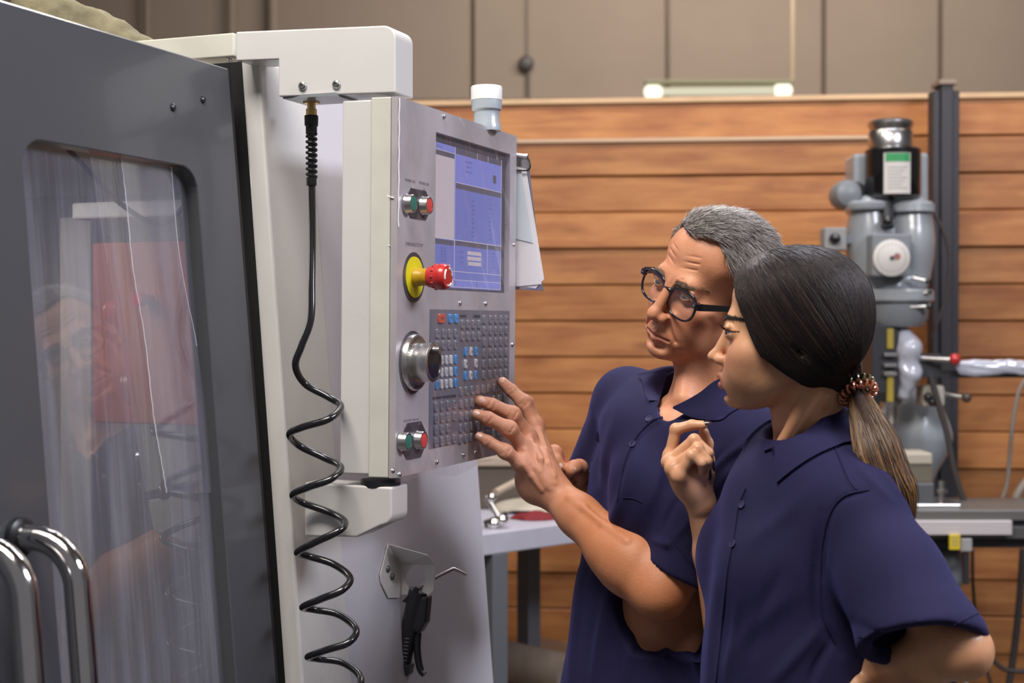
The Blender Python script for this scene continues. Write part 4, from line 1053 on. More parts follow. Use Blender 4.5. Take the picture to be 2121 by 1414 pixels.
# table
mbox(1700, 1056, 2260, 1078, DM-.32, DM+.02, 'table_top', mat('table_iron', srgb(118, 116, 112), .4, .3), .003)
mbox(1700, 1078, 2262, 1090, DM-.30, DM+.0, 'table_edge', DKM, .003)
mbox(1860, 1078, 2097, 1108, DM-.335, DM-.30, 'scale_cover', mat('pale_aluminium', srgb(206, 198, 198), .4), .003)
mbox(1700, 1090, 2262, 1116, DM-.30, DM-.04, 'table_side', mat('table_side_grey', srgb(92, 90, 90), .4), .003)
mbox(1860, 1116, 2262, 1134, DM-.26, DM-.06, 'table_way', DKM, .003)
yl = mbox(1967, 1107, 1989, 1138, DM-.345, DM-.335, 'yellow_tag', mat('tag_yellow', srgb(224, 196, 40), .5), .001)
for i in range(3): mbox(1971, 1113+i*7, 1985, 1115+i*7, DM-.3462, DM-.3455, 'tag_print', bpy.data.materials['label_print'], 0, yl)
mbox(1990, 1115, 2014, 1142, DM-.33, DM-.29, 'limit_switch', mat('switch_alu', srgb(170, 168, 168), .35), .003)
mbox(1996, 1142, 2008, 1210, DM-.32, DM-.30, 'stop_bracket', DKM, .003)
def knee():
    f = Field(W(1850, 1300, DM)-np.array([.08, .25, .0]), W(2010, 1100, DM)+np.array([.05, .3, .05]), .008)
    f.ell(W(1930, 1150, DM-.08), (.10, .12, .07), .03); f.ell(W(1960, 1190, DM-.08), (.055, .08, .06), .03); f.cap(W(1900, 1150, DM), W(1900, 1290, DM), .10, .10, k=.03)
    V, Q = f.mesh(); np_mesh('knee_casting', [(V, Q)], MG, mill)
knee()
# vise and fixture on the table
vs = thing('machine_vise', 'beige and grey machine vise standing on the milling machine table', 'vise', loc=tuple(W(1905, 1056, 4.95)))
mbox(1876, 938, 1932, 962, 4.86, 5.0, 'vise_jaw', mat('vise_cream', srgb(190, 180, 162), .5), .006, vs); mbox(1878, 962, 1932, 1000, 4.87, 4.99, 'vise_jaw', mat('vise_olive', srgb(120, 112, 96), .5), .004, vs)
mbox(1876, 1000, 1936, 1052, 4.86, 5.02, 'vise_body', mat('vise_grey', srgb(96, 98, 100), .45), .006, vs)
mbox(1862, 1044, 1990, 1056, 4.82, 5.04, 'vise_plate', SATIN, .003, vs)
b0().cyl(W(1948, 1046, 4.86), W(1950, 996, 4.86), .011, 12).build('clamp_stud', SATIN, vs); b0().lathe(W(1950, 1020, 4.86), (0, 0, 1), [(.02, 0), (.02, .012)], 6, False).build('clamp_nut', SATIN, vs)
b0().ball(W(1884, 1012, 4.82), (.022, .02, .03), 14, 10).build('handle_hub', CHROME, vs)

# dark steel column
pc_ = thing('steel_column', 'tall dark slotted steel column standing in front of the plank wall', 'column', loc=(W(1958, 700, 5.62)[0], 5.62, 0))
for px0, px1, du in ((1932, 1946, 0), (1946, 1970, -.018), (1970, 1986, 0)):
    a = W(px0, 700, 5.6); c = W(px1, 700, 5.6); zt_ = W(1950, 176 if du else 188, 5.6)[2]
    b0().box((a[0], 5.6+du, 0.02), (c[0], 5.68, zt_)).build('channel', mat('dark_steel_paint', srgb(56, 54, 58), .5), pc_, bevel=.004)
a = W(1930, 180, 5.6); b0().box((W(1940, 180, 5.6)[0], 5.57, W(1950, 178, 5.6)[2]), (W(1976, 180, 5.6)[0], 5.69, W(1950, 168, 5.6)[2])).build('top_cap', mat('dusty_cap', srgb(150, 130, 118), .7), pc_, bevel=.003)
b0().box((W(1915, 180, 5.6)[0], 5.52, 0), (W(2003, 180, 5.6)[0], 5.74, .02)).build('foot_plate', DKM, pc_)
for px, py in ((1937, 222), (1979, 222), (1937, 255), (1980, 254), (1951, 602)):
    b0().lathe(W(px, py, 5.6), (0, -1, 0), [(.011, 0), (.009, .006), (.004, .008)], 12).build('bolt', mat('bolt_grey', srgb(130, 126, 126), .35, .6), pc_)

# cables
CAB = mat('grey_cable', srgb(70, 64, 62), .5); CABL = mat('pale_cable', srgb(150, 138, 126), .45)
def cable(nm, label, pts, d, r, m_):
    q = np.array([W(x, y, d if len(a_) == 0 else a_[0]) for x, y, *a_ in pts]); q[:, 1] = np.minimum(q[:, 1], 5.75)
    t = thing(nm, label, 'cable', loc=tuple(q[-1])); B().tube(catmull(q, 8), r, 10).build('cable_run', m_, t); return t
cable('power_cable', 'dark cable looping from the mill motor down beside the steel column', [(1926, 430), (1950, 470), (1966, 530), (1962, 600), (1948, 650), (1930, 700)], 5.3, .006, CAB)
cable('power_cable', 'thick black cable running from the rod bracket down to the mill table', [(1925, 770), (1945, 840), (1962, 900), (1978, 980), (2000, 1048)], 5.05, .011, CAB)
cable('hanging_cable', 'pale curved cable arching at the right edge above the mill table', [(2180, 760), (2121, 790), (2100, 860), (2092, 940), (2084, 1010), (2064, 1055)], 5.5, .008, CABL)
cable('hanging_cable', 'thick pale hose end arching onto the mill table at the right edge', [(2190, 960), (2140, 985), (2110, 1020), (2098, 1056)], 5.2, .016, CABL)
cable('hanging_cable', 'dark cable drooping in a loop below the mill table at right', [(2034, 1330), (2060, 1370), (2090, 1388), (2140, 1384), (2200, 1340)], 5.2, .009, CAB)
cable('hanging_cable', 'straight grey conduit hanging at the right edge below the mill table', [(2119, 1136), (2112, 1240), (2100, 1350), (2080, 1480)], 5.5, .013, CAB)
cable('hanging_cable', 'thin pale cable curling down under the mill knee beside the yellow tag', [(1966, 1140), (1978, 1170), (1984, 1215), (1982, 1290), (1996, 1380), (2010, 1470)], 5.0, .008, CABL)
cable('hanging_cable', 'thin dark cable hanging straight down right of the stop bracket', [(2014, 1138), (2016, 1220), (2028, 1330), (2060, 1440)], 5.3, .006, CAB)

# ---------------------------------------------------------------- work table at the left
TT = math.atan(1.0)
a = W(1005, 1112, 4.25); zt_ = .92
FT = Matrix.Translation((a[0], a[1], 0)) @ Matrix.Rotation(-math.radians(48), 4, 'Z')       # x towards the camera's right-front, y along the long side
tb = thing('work_table', 'white-edged metal work table between the machine and the person touching the keypad', 'table', FT)
ztp = W(1010, 1105, 4.25)[2]
B(FT).box((-.86, -.02, ztp-.065), (0, 1.05, ztp)).build('table_top', mat('table_white', srgb(186, 184, 196), .45, noise=.06, nscale=10), tb, bevel=.004)
LG = mat('leg_grey', srgb(104, 106, 112), .4)
for x, y in ((-.03, .06), (-.03, .95), (-.82, .06), (-.56, .69)): B(FT).box((x-.03, y-.03, 0), (x+.03, y+.03, ztp-.065)).build('leg', LG, tb, bevel=.003)
B(FT).box((-.85, .0, .335), (-.03, 1.0, .352)).build('lower_shelf', mat('shelf_wood', srgb(150, 132, 112), .6), tb)
w_ = lambda px, py, d: W(px, py, d)
t = thing('storage_box', 'dark box with a pale lid standing on the work table under the control box', 'box', loc=tuple(w_(1060, 1060, 4.75)))
ab = w_(975, 1075, 4.8); ac = w_(1120, 965, 4.8)
B().box((ab[0], 4.8, ztp), (ac[0], 5.0, ac[2])).build('box_body', mat('box_olive', srgb(92, 82, 72), .6), t, bevel=.006)
B().box((ab[0]-.01, 4.78, ac[2]), (ac[0]+.01, 5.02, w_(1060, 945, 4.8)[2])).build('box_lid', mat('lid_beige', srgb(176, 160, 142), .5), t, bevel=.006)
t = thing('toggle_clamp', 'shiny metal clamp lying on the near corner of the work table', 'clamp', loc=tuple(w_(1025, 1090, 4.4)))
b = B(); b.tube([w_(1008, 1030, 4.4), w_(1020, 1050, 4.38), w_(1034, 1072, 4.36)], .009, 10).build('handle', SATIN, t)
for px, py, r in ((1040, 1077, .018), (1018, 1030, .014), (1022, 1085, .02)): B().ball(w_(px, py, 4.36), (r, r, r), 14, 8).build('pivot', CHROME, t)
B().cyl(w_(1005, 1085, 4.38), w_(1050, 1070, 4.36), .012, 10).build('bar', DKM, t)
B().cyl(w_(1026, 1020, 4.5), w_(1078, 993, 4.62), .012, 10).build('pale_rod', mat('pale_rod', srgb(176, 160, 140), .5), t)
t = thing('plastic_tray', 'white curved plastic shell lying on the work table behind the forearm', 'tray', loc=tuple(w_(1100, 1060, 4.6)))
f = Field(w_(1020, 1110, 4.6)-np.array([.05, .15, 0]), w_(1190, 1020, 4.6)+np.array([.05, .2, .05]), .006)
f.ell(w_(1090, 1058, 4.78), (.12, .12, .042), .01); f.ell(w_(1090, 1080, 4.71), (.115, .115, .040), .006, op='sub'); V, Q = f.mesh(); V[:, 2] = np.maximum(V[:, 2], ztp+.001); np_mesh('shell', [(V, Q)], mat('tray_white', srgb(188, 178, 160), .45), t)
t = thing('red_cloth', 'folded red cloth on the work table beside the white plastic shell', 'cloth', loc=tuple(w_(1110, 1085, 4.45)))
f = Field(w_(1060, 1110, 4.42)-np.array([.03, .12, .0]), w_(1190, 1050, 4.42)+np.array([.05, .15, .03]), .006)
f.ell(w_(1104, 1076, 4.58), (.07, .06, .030), .01); f.ell(w_(1134, 1074, 4.64), (.06, .07, .030), .03); V, Q = f.mesh(); V = V+vn_(V, Q)*(nzb(V, 60)*.006)[:, None]; V[:, 2] = np.maximum(V[:, 2], ztp+.002); np_mesh('cloth_fold', [(V, Q)], mat('red_cotton', srgb(120, 26, 32), .8), t)
t = thing('grey_roll', 'dull grey roll of sheeting on the lower shelf of the work table', 'roll', loc=tuple(w_(1090, 1400, 4.7)))
b = B(); b.cyl((-.20, 4.98, .425), (.19, 4.60, .425), .070, 24); b.build('roll_outer', mat('roll_grey', srgb(122, 110, 100), .6, noise=.1), t)
B().cyl((-.205, 4.985, .425), (.195, 4.595, .425), .03, 16).build('roll_core', mat('core_brown', srgb(96, 74, 56), .7), t)
t = thing('coiled_strap', 'small pale pad with a red rim on the lower shelf of the work table', 'pad', loc=tuple(w_(1060, 1340, 4.7)))
B().lathe((.004, 5.18, .362), (0, 0, 1), [(.055, 0), (.07, .008), (.07, .018), (.04, .024)], 24).build('pad_top', mat('pad_beige', srgb(158, 134, 112), .6), t)
B().lathe((.004, 5.18, .385), (0, 0, 1), [(.05, 0), (.055, .01), (.03, .018)], 24).build('pad_rim', mat('rim_red', srgb(132, 62, 50), .6), t)
# fibrous cover on top of the machine
t = thing('insulation_blanket', 'olive fibrous blanket bunched on top of the machine behind the door', 'blanket', loc=tuple(W(220, 60, 2.35)))
f = Field(W(60, 130, 2.35)-np.array([.05, .12, .0]), W(330, -60, 2.35)+np.array([.05, .15, .02]), .006)
f.chain([W(90, 40, 2.3), W(170, 62, 2.33), W(240, 84, 2.36), W(290, 104, 2.38)], [.046, .034, .026, .012], k=.02); f.cap(W(90, 60, 2.3), W(290, 118, 2.38), .05, .03, k=.03)
V, Q = f.mesh(); V = V+vn_(V, Q)*(nz3(V, 120, 3, 3)*.003)[:, None]; np_mesh('blanket_fold', [(V, Q)], mat('olive_fibre', srgb(118, 110, 84), .9, noise=.35, nscale=18, bump=.8, bscale=120), t)
# ================================================================ heads, in a canonical frame: x = the person's left, -y = forward, z = up, z=0 at eye level
def head_field(G, lo, hi, h=.0014):
    """G: dict of proportions"""
    f = Field(lo, hi, h); E = f.ell; K = f.cap
    male = G['male']
    # cranium
    E((0, .016, .038), (.0735, .087, .076), .01)
    E((0, -.030, .045), (.062, .052, .052), .03)              # forehead
    E((0, .050, .005), (.062, .052, .058), .03)                # occiput
    # face block
    E((0, -.040, -.030), (.056, .052, .062), .03)
    if male:
        K((-.030, -.082, .014), (.030, -.082, .014), .0115, k=.02)                    # brow ridge
        E((0, -.050, -.085), (.038, .036, .030), .03)
        K((.050, .005, -.060), (.018, -.068, -.098), .015, .014, .022); K((-.050, .005, -.060), (-.018, -.068, -.098), .015, .014, .022)
        K((.055, .012, -.025), (.050, .006, -.064), .012, .014, .025); K((-.055, .012, -.025), (-.050, .006, -.064), .012, .014, .025)
        E((0, -.086, -.101), (.022, .013, .014), .014)                                  # chin
        for s in (1, -1):
            E((s*.042, -.064, -.028), (.020, .018, .015), .022)                          # cheekbone
            E((s*.032, -.062, -.060), (.020, .024, .026), .02)                           # cheek
            K((s*.022, -.092, -.038), (s*.036, -.078, -.080), .0050, .0045, .012)         # fold beside the mouth
    else:
        K((-.026, -.080, .014), (.026, -.080, .014), .0090, k=.022)
        E((0, -.048, -.080), (.036, .034, .030), .03)
        K((.046, .005, -.050), (.014, -.066, -.095), .013, .012, .024); K((-.046, .005, -.050), (-.014, -.066, -.095), .013, .012, .024)
        E((0, -.082, -.098), (.014, .012, .012), .016)
        for s in (1, -1):
            E((s*.038, -.062, -.030), (.021, .019, .018), .024)
            E((s*.030, -.060, -.058), (.022, .026, .026), .022)
    # eye sockets
    ez = 0.0
    for s in (1, -1):
        E((s*.0315, -.094, -.002), (.0165, .0130, .0105), .014, op='sub')
        E((s*.016, -.098, -.002), (.006, .010, .010), .008, op='sub')
    # nose
    if male:
        K((0, -.090, .006), (0, -.108, -.034), .0072, .0090, .010)
        E((0, -.1135, -.041), (.0105, .0098, .0092), .008)
        for s in (1, -1): E((s*.0125, -.1015, -.0445), (.0075, .0110, .0078), .006)
        for s in (1, -1): E((s*.0060, -.1065, -.0525), (.0034, .0055, .0030), .003, op='sub')
    else:
        K((0, -.086, .006), (0, -.104, -.030), .0062, .0072, .011)
        E((0, -.1110, -.0385), (.0085, .0088, .0080), .008)
        for s in (1, -1): E((s*.0105, -.0990, -.0420), (.0062, .0100, .0070), .006)
        for s in (1, -1): E((s*.0050, -.1045, -.0490), (.0030, .0052, .0028), .003, op='sub')
    # muzzle, lips
    E((0, -.078, -.072), (.026, .0215, .020), .02)
    lo_ = .003 if male else 0.0
    if male:
        K((-.024, -.0885, -.0745), (0, -.0995, -.0700), .0030, .0046, .006); K((.024, -.0885, -.0745), (0, -.0995, -.0700), .0030, .0046, .006)
        K((-.022, -.0885, -.0790), (0, -.0975, -.0820), .0030, .0054, .006); K((.022, -.0885, -.0790), (0, -.0975, -.0820), .0030, .0054, .006)
        K((-.025, -.0925, -.0768), (0, -.1035, -.0755), .0014, .0018, .0035, op='sub'); K((.025, -.0925, -.0768), (0, -.1035, -.0755), .0014, .0018, .0035, op='sub')
        K((-.014, -.094, -.091), (.014, -.094, -.091), .0045, k=.010, op='sub')
        K((0, -.1035, -.056), (0, -.1050, -.066), .0020, .0020, .005, op='sub')
    else:
        K((-.021, -.0860, -.0700), (0, -.0990, -.0655), .0035, .0056, .006); K((.021, -.0860, -.0700), (0, -.0990, -.0655), .0035, .0056, .006)
        K((-.019, -.0850, -.0770), (0, -.0955, -.0795), .0040, .0068, .006); K((.019, -.0850, -.0770), (0, -.0955, -.0795), .0040, .0068, .006)
        K((-.023, -.0860, -.0728), (0, -.1030, -.0725), .0014, .0022, .003, op='sub'); K((.023, -.0860, -.0728), (0, -.1030, -.0725), .0014, .0022, .003, op='sub')
        K((-.012, -.093, -.0895), (.012, -.093, -.0895), .0042, k=.010, op='sub')
        K((0, -.1015, -.0520), (0, -.1025, -.0605), .0018, .0018, .005, op='sub')
    # eyelids: a shell round the eyeball with an almond opening
    for s in (1, -1):
        c = np.array((s*.0315, -.0795, 0.0)); ro = .0134
        up = G.get('lid_up', .0048); dn = G.get('lid_dn', .0042)
        def lid(X, Y, Z, c=c, s=s, up=up, dn=dn):
            x = X-c[0]; y = Y-c[1]; z = Z-c[2]
            d = np.sqrt(x*x+y*y+z*z)-ro
            w = .0145; xx = np.clip(1-(x/w)**2, 0, 1)
            tilt = s*x*.08
            op = np.maximum(z-tilt-up*xx, -(z-tilt)-dn*xx)          # negative inside the opening
            op = np.maximum(op, np.abs(x)-w)
            op = np.maximum(op, y+.002)
            return np.maximum(d, -op)
        f.comb(lid, c-.016, c+.016, .0045)
        K(c+(-.0125, -.0085, .0085), c+(.0125, -.0075, .0085), .0022, k=.008)              # upper lid fold
    # ears
    for s in (1, -1):
        c = np.array((s*.074, .012, -.008)); R = rotm('Z', s*-18)@rotm('X', 10)
        E(c, (.0062, .0175, .0310), .006, R)
        E(c+(s*.0045, -.002, .002), (.0050, .0105, .0200), .004, R, op='sub')
        E(c+(s*.001, -.006, -.027), (.0050, .0080, .0085), .005)
        E(c+(s*.002, -.012, -.006), (.0040, .0045, .0065), .004)
    # temples
    for s in (1, -1): E((s*.090, -.050, .012), (.024, .03, .03), .02, op='sub')
    if male:
        # brow furrows and wrinkles
        for zz_, a in ((.036, .0022), (.046, .0022), (.056, .0018)):
            for s in (1, -1): K((0, -.0905+.14*(zz_-.036), zz_), (s*.034, -.077+.14*(zz_-.036), zz_+.006), .0012, .0009, a, op='sub')
        for s in (1, -1):
            K((s*.006, -.098, .010), (s*.008, -.095, .024), .0012, .0009, .003, op='sub')
            K((s*.018, -.0985, -.048), (s*.0335, -.0855, -.074), .0018, .0014, .008, op='sub')
            K((s*.022, -.093, -.013), (s*.040, -.080, -.013), .0014, .0010, .004, op='sub')
    return f
EYEW = mat('eye_white', srgb(222, 216, 212), .15, coat=.5)
IRIS = mat('brown_iris', srgb(62, 40, 28), .12, coat=.8); PUP = mat('pupil', (.004, .004, .004, 1), .08, coat=.8)
IRISB = mat('grey_blue_iris', srgb(84, 96, 104), .12, coat=.8)
def eyeball(parent, HM, c, gaze, iris):
    """HM: head matrix; gaze direction in head space"""
    g = np.array(gaze, float); g /= np.linalg.norm(g)
    t = np.cross(g, (0, 0, 1.)); t /= np.linalg.norm(t); w = np.cross(t, g)
    R = np.eye(4); R[:3, 0] = t; R[:3, 1] = w; R[:3, 2] = g; R[:3, 3] = c
    b = B(np.array(HM)@R); r = .0122; prof = []
    for m_, a0, a1, n in ((0, 180, 28, 14), (1, 28, 11, 5), (2, 11, 0.5, 3)):
        b.m = m_
        p = [(r*math.sin(math.radians(a)), r*math.cos(math.radians(a))+(.0004 if a < 28 else 0)) for a in np.linspace(a0, a1, n)]
        b.lathe((0, 0, 0), (0, 0, 1), p, 28, True, caps=False)
    b.build('eye', [EYEW, iris, PUP], parent)
def skin_mat(name, base, rough=.5):
    m = bpy.data.materials.new(name); m.use_nodes = True; nt = m.node_tree; p = nt.nodes['Principled BSDF']; L = nt.links.new
    at = nt.nodes.new('ShaderNodeAttribute'); at.attribute_name = 'tint'
    tc = nt.nodes.new('ShaderNodeTexCoord')
    nz = nt.nodes.new('ShaderNodeTexNoise'); nz.inputs['Scale'].default_value = 22; nz.inputs['Detail'].default_value = 6; L(tc.outputs['Object'], nz.inputs['Vector'])
    cr = nt.nodes.new('ShaderNodeValToRGB'); c = np.array(base[:3])
    cr.color_ramp.elements[0].position = .3; cr.color_ramp.elements[0].color = (*(c*np.array([.88, .78, .74])), 1)
    cr.color_ramp.elements[1].position = .7; cr.color_ramp.elements[1].color = (*np.minimum(c*1.08, 1), 1)
    L(nz.outputs['Fac'], cr.inputs[0])
    mx = nt.nodes.new('ShaderNodeMixRGB'); mx.blend_type = 'MIX'; L(at.outputs['Alpha'], mx.inputs[0]); L(cr.outputs[0], mx.inputs[1]); L(at.outputs['Color'], mx.inputs[2])
    L(mx.outputs[0], p.inputs['Base Color'])
    p.inputs['Roughness'].default_value = rough; p.inputs['Specular IOR Level'].default_value = .45
    p.inputs['Subsurface Weight'].default_value = .12; p.inputs['Subsurface Radius'].default_value = (1, .35, .2); p.inputs['Subsurface Scale'].default_value = .005
    n2 = nt.nodes.new('ShaderNodeTexNoise'); n2.inputs['Scale'].default_value = 420; n2.inputs['Detail'].default_value = 3; L(tc.outputs['Object'], n2.inputs['Vector'])
    n3 = nt.nodes.new('ShaderNodeTexNoise'); n3.inputs['Scale'].default_value = 90; n3.inputs['Detail'].default_value = 3; L(tc.outputs['Object'], n3.inputs['Vector'])
    ad = nt.nodes.new('ShaderNodeMath'); L(n2.outputs['Fac'], ad.inputs[0]); L(n3.outputs['Fac'], ad.inputs[1])
    bp = nt.nodes.new('ShaderNodeBump'); bp.inputs['Strength'].default_value = .30 if name == 'man_skin' else .14; bp.inputs['Distance'].default_value = .0012
    L(ad.outputs[0], bp.inputs['Height']); L(bp.outputs[0], p.inputs['Normal'])
    return m
# ================================================================ people
from mathutils.bvhtree import BVHTree
def mixc(*cols): return np.array(cols)
def strands(paths, radii, seg=3):
    """paths: (n, m, 3); radii: (m,) -> V, F quads"""
    n, m, _ = paths.shape
    T = np.gradient(paths, axis=1); T /= np.linalg.norm(T, axis=2)[..., None]+1e-9
    r = np.array([.31, .52, .8]); e = np.cross(T, r); e /= np.linalg.norm(e, axis=2)[..., None]+1e-9; g = np.cross(T, e)
    R = radii if radii.ndim == 2 else np.tile(radii, (n, 1))
    V = np.stack([paths + R[..., None]*(math.cos(a)*e+math.sin(a)*g) for a in np.linspace(0, 2*PI, seg, endpoint=False)], 2)   # n,m,seg,3
    i = np.arange(n)[:, None, None]*m*seg; j = np.arange(m-1)[None, :, None]*seg; k = np.arange(seg)[None, None, :]
    a = i+j+k; b = i+j+(k+1) % seg
    F = np.stack([a, b, b+seg, a+seg], -1).reshape(-1, 4)
    return V.reshape(-1, 3), F
def vnorm(V, Fq):
    n = np.cross(V[Fq[:, 2]]-V[Fq[:, 0]], V[Fq[:, 3]]-V[Fq[:, 1]]); N = np.zeros_like(V)
    for i in range(4): np.add.at(N, Fq[:, i], n)
    return N/(np.linalg.norm(N, axis=1)[:, None]+1e-12)
def project(V):
    q = V-CAMP; d = q@CF
    return np.stack([CX+FPX*q[:, 0]/d, CY-FPX*(q@CU)/d], 1)
def seg_dist(P, a, b):
    a = np.array(a, float); b = np.array(b, float); ab = b-a
    t = np.clip(((P-a)@ab)/(ab@ab), 0, 1); return np.linalg.norm(P-a-t[:, None]*ab, axis=1), t
def folds(V, Fq, lines):
    """cloth creases: polylines seen on the cloth (guide points), width px, height m"""
    N = vnorm(V, Fq); P = project(V); front = ((V-CAMP)*N).sum(1) < .0
    out = V.copy()
    for pts, w, amp in lines:
        p = catmull([(*q, 0) for q in pts], 5)[:, :2]; n = len(p)-1; best = np.full(len(V), 1e9); tt = np.zeros(len(V))
        for i in range(n):
            d, t = seg_dist(P, p[i], p[i+1]); m = d < best; best[m] = d[m]; tt[m] = (i+t[m])/n
        g = np.exp(-(best/w)**2)*np.sin(np.clip(tt, 0, 1)*PI*.9+.15)**.6*amp*front
        out += N*g[:, None]
    return out
def hand_fingers(f, fingers, wrist, rw, palm_k=.012, male=True, mcp_r=None, elbow=None):
    s = 1.0 if male else .72
    for nm, J in fingers.items():
        if nm == 'thumb':
            R_ = [x*s for x in (.0145, .0135, .0120, .0100)]
            f.chain(J, R_[:len(J)], k=.006)
            continue
        R_ = [x*s for x in ((.0124, .0116, .0106, .0089) if nm != 'little' else (.0112, .0102, .0092, .0078))]
        f.chain(J, R_, k=.0045 if male else .0030)
        f.ell(J[1], [(.0120 if male else .0112)*s*(1 if nm != 'little' else .88)]*3, .010 if male else .004)                 # knuckle
        f.ell(J[0], [.0118*s]*3, .008)
        f.cap(wrist, J[0], rw*.75, .0112*s, k=palm_k)
    return f
def nail(b, tip, dip, up, w=.0055, l=.0065, r=.0075):
    tip = np.array(tip); dip = np.array(dip); d = tip-dip; d /= np.linalg.norm(d); up = np.array(up, float); up -= d*(up@d); up /= np.linalg.norm(up); sd = np.cross(d, up)
    V = []; F = []; nu, nv = 7, 5
    for i in range(nu):
        for j in range(nv):
            x = (i/(nu-1)*2-1); y = (j/(nv-1)*2-1)
            th = x*.95; rr = r*1.04
            ww = 1-.12*y*y if y < 0 else 1-.30*y*y
            V.append(tip+d*(y*l-.0022)+sd*(rr*math.sin(th)*ww*w/.0062)+up*(rr*math.cos(th)-.0008*(y > .5)+.0003))
    for i in range(nu-1):
        for j in range(nv-1): F.append((i*nv+j, i*nv+j+1, (i+1)*nv+j+1, (i+1)*nv+j))
    b.add(V, F, True)
NAVY = mat('navy_pique_cotton', srgb(32, 29, 63), .85, noise=.10, nscale=8, bump=.35, bscale=900, spec=.25)
NAVYD = mat('navy_thread', srgb(30, 27, 62), .8, spec=.25)
def brow(HM, head_V, head_Q, parent, n, x0, x1, zf, wz, r, L, mat_, rg, extra=None):
    t_ = BVHTree.FromPolygons([tuple(v) for v in head_V], [tuple(map(int, q)) for q in head_Q]); P = []
    for s in (1, -1):
        for i in range(n):
            t = rg.uniform(0, 1); x = s*(x0+(x1-x0)*t); z = zf(t)+rg.normal(0, wz*.5)*(1-t*.55)
            h = t_.ray_cast(Vector((x*1.02, -.2, z)), Vector((0, 1, 0)))
            if h[0] is None: continue
            p = np.array(h[0]); nn = np.array(h[1]); nn = nn if nn[1] < 0 else -nn
            d = np.array([s*L, 0, L*(.25-.55*t)])+rg.normal(0, L*.14, 3); d -= nn*(d@nn)
            P.append([p-nn*.0004, p+d*.35+nn*.0011, p+d*.75+nn*.0013, p+d+nn*.0008])
    V, F = strands(np.array(P), np.array([r, r, r*.8, r*.2])); o = np_mesh('eyebrows', [(xf(HM, V), F)], mat_, parent); o['kind'] = 'stuff'
def sheen(m, w=.5):
    p = m.node_tree.nodes['Principled BSDF']; p.inputs['Sheen Weight'].default_value = w; p.inputs['Sheen Tint'].default_value = srgb(120, 120, 210); p.inputs['Sheen Roughness'].default_value = .4
sheen(NAVY, .20)
TROUS = mat('dark_trousers', srgb(34, 34, 42), .9, noise=.1, nscale=30); SHOE = mat('black_leather', srgb(22, 20, 20), .4, coat=.3)
BTN = mat('navy_button', srgb(48, 44, 80), .4, coat=.15)
class Surf:
    def __init__(s, V, Fq): s.t = BVHTree.FromPolygons([tuple(v) for v in V], [tuple(map(int, q)) for q in Fq])
    def hit(s, px, py, off=0.0):
        r = ray(px, py); r = r/np.linalg.norm(r)
        h = s.t.ray_cast(Vector(CAMP), Vector(r))
        if h[0] is None: return None, None
        n = Vector(h[1]); 
        if n.dot(Vector(r)) > 0: n = -n
        return np.array(h[0]+n*off), np.array(n)
    def line(s, pts, off=.0006, n=6):
        out = []
        for q in catmull([(*p, 0) for p in pts], n):
            h, _ = s.hit(q[0], q[1], off)
            if h is not None: out.append(h)
        return out
def button(parent, surf, px, py, r=.0056):
    h, n = surf.hit(px, py, .0006)
    if h is None: return
    B().lathe(h, n, [(r*.9, 0), (r, .0012), (r*.92, .0022), (r*.7, .0021), (r*.62, .0014)], 18).build('button', BTN, parent)
def frame_of(origin, yaw, tilt=0, roll=0):
    return Matrix.Translation(tuple(origin)) @ Matrix.Rotation(-math.radians(yaw), 4, 'Z') @ Matrix.Rotation(math.radians(tilt), 4, 'X') @ Matrix.Rotation(math.radians(roll), 4, 'Y')
def collar(parent, Fm, rx, ry, h, fall, spread, open_deg, tip=.03, mat_=None, flare=.004, top_in=.0, tipw=35, surf=None):
    """folded polo collar round the neck; phi = 0 at the front"""
    V = []; n = 73; rows = []
    ph = np.radians(np.linspace(open_deg, 360-open_deg, n))
    for p_ in ph:
        dx, dy = math.sin(p_), -math.cos(p_)
        front = math.exp(-((min(p_, 2*PI-p_)-math.radians(open_deg))/math.radians(tipw))**2)
        k = front
        rr = []
        hh = h*(1-.45*k)
        prof = [(-.004-top_in, -.012), (-.001-top_in*.5, hh*.5), (.000, hh*.92), (.0025, hh*1.0), (.0055, hh*.93), (.0055+spread*.35, hh*.93-fall*.33-tip*k*.3), (.0055+spread*.7, hh*.93-fall*.66-tip*k*.65), (.0055+spread, hh*.93-fall-tip*k), (.0035+spread, hh*.93-fall-tip*k-.0004), (.002+spread*.5, hh*.93-fall*.5-tip*k*.45), (.001, hh*.6)]
        rows.append([(dx*(rx+a), dy*(ry+a), z) for a, z in prof])
    m_ = len(rows[0]); V = np.array([q for r_ in rows for q in r_])
    if surf is not None:
        Wv = xf(Fm, V)
        for i in range(n):
            for j in range(4, 10):
                k_ = i*m_+j; co, nn, _, dist = surf.t.find_nearest(Vector(Wv[k_]))
                nn = np.array(nn); co = np.array(co); off = .0048 if j < 8 else .0022
                sd = (Wv[k_]-co)@nn
                if sd < off: Wv[k_] = Wv[k_] + nn*(off-sd)
                elif j in (6, 7, 8, 9) and sd > off: Wv[k_] = Wv[k_] - nn*(sd-off)*(.25, .7, .8, .3)[j-6]
        V = xf(inv4(Fm), Wv)
    F = [(i*m_+j, i*m_+(j+1) % m_, (i+1)*m_+(j+1) % m_, (i+1)*m_+j) for i in range(n-1) for j in range(m_)]
    F += [tuple(range(m_))[::-1], tuple((n-1)*m_+j for j in range(m_))]
    b = B(Fm); b.add(V, F, True); o = b.build('collar', mat_ or NAVY, parent)
    return o
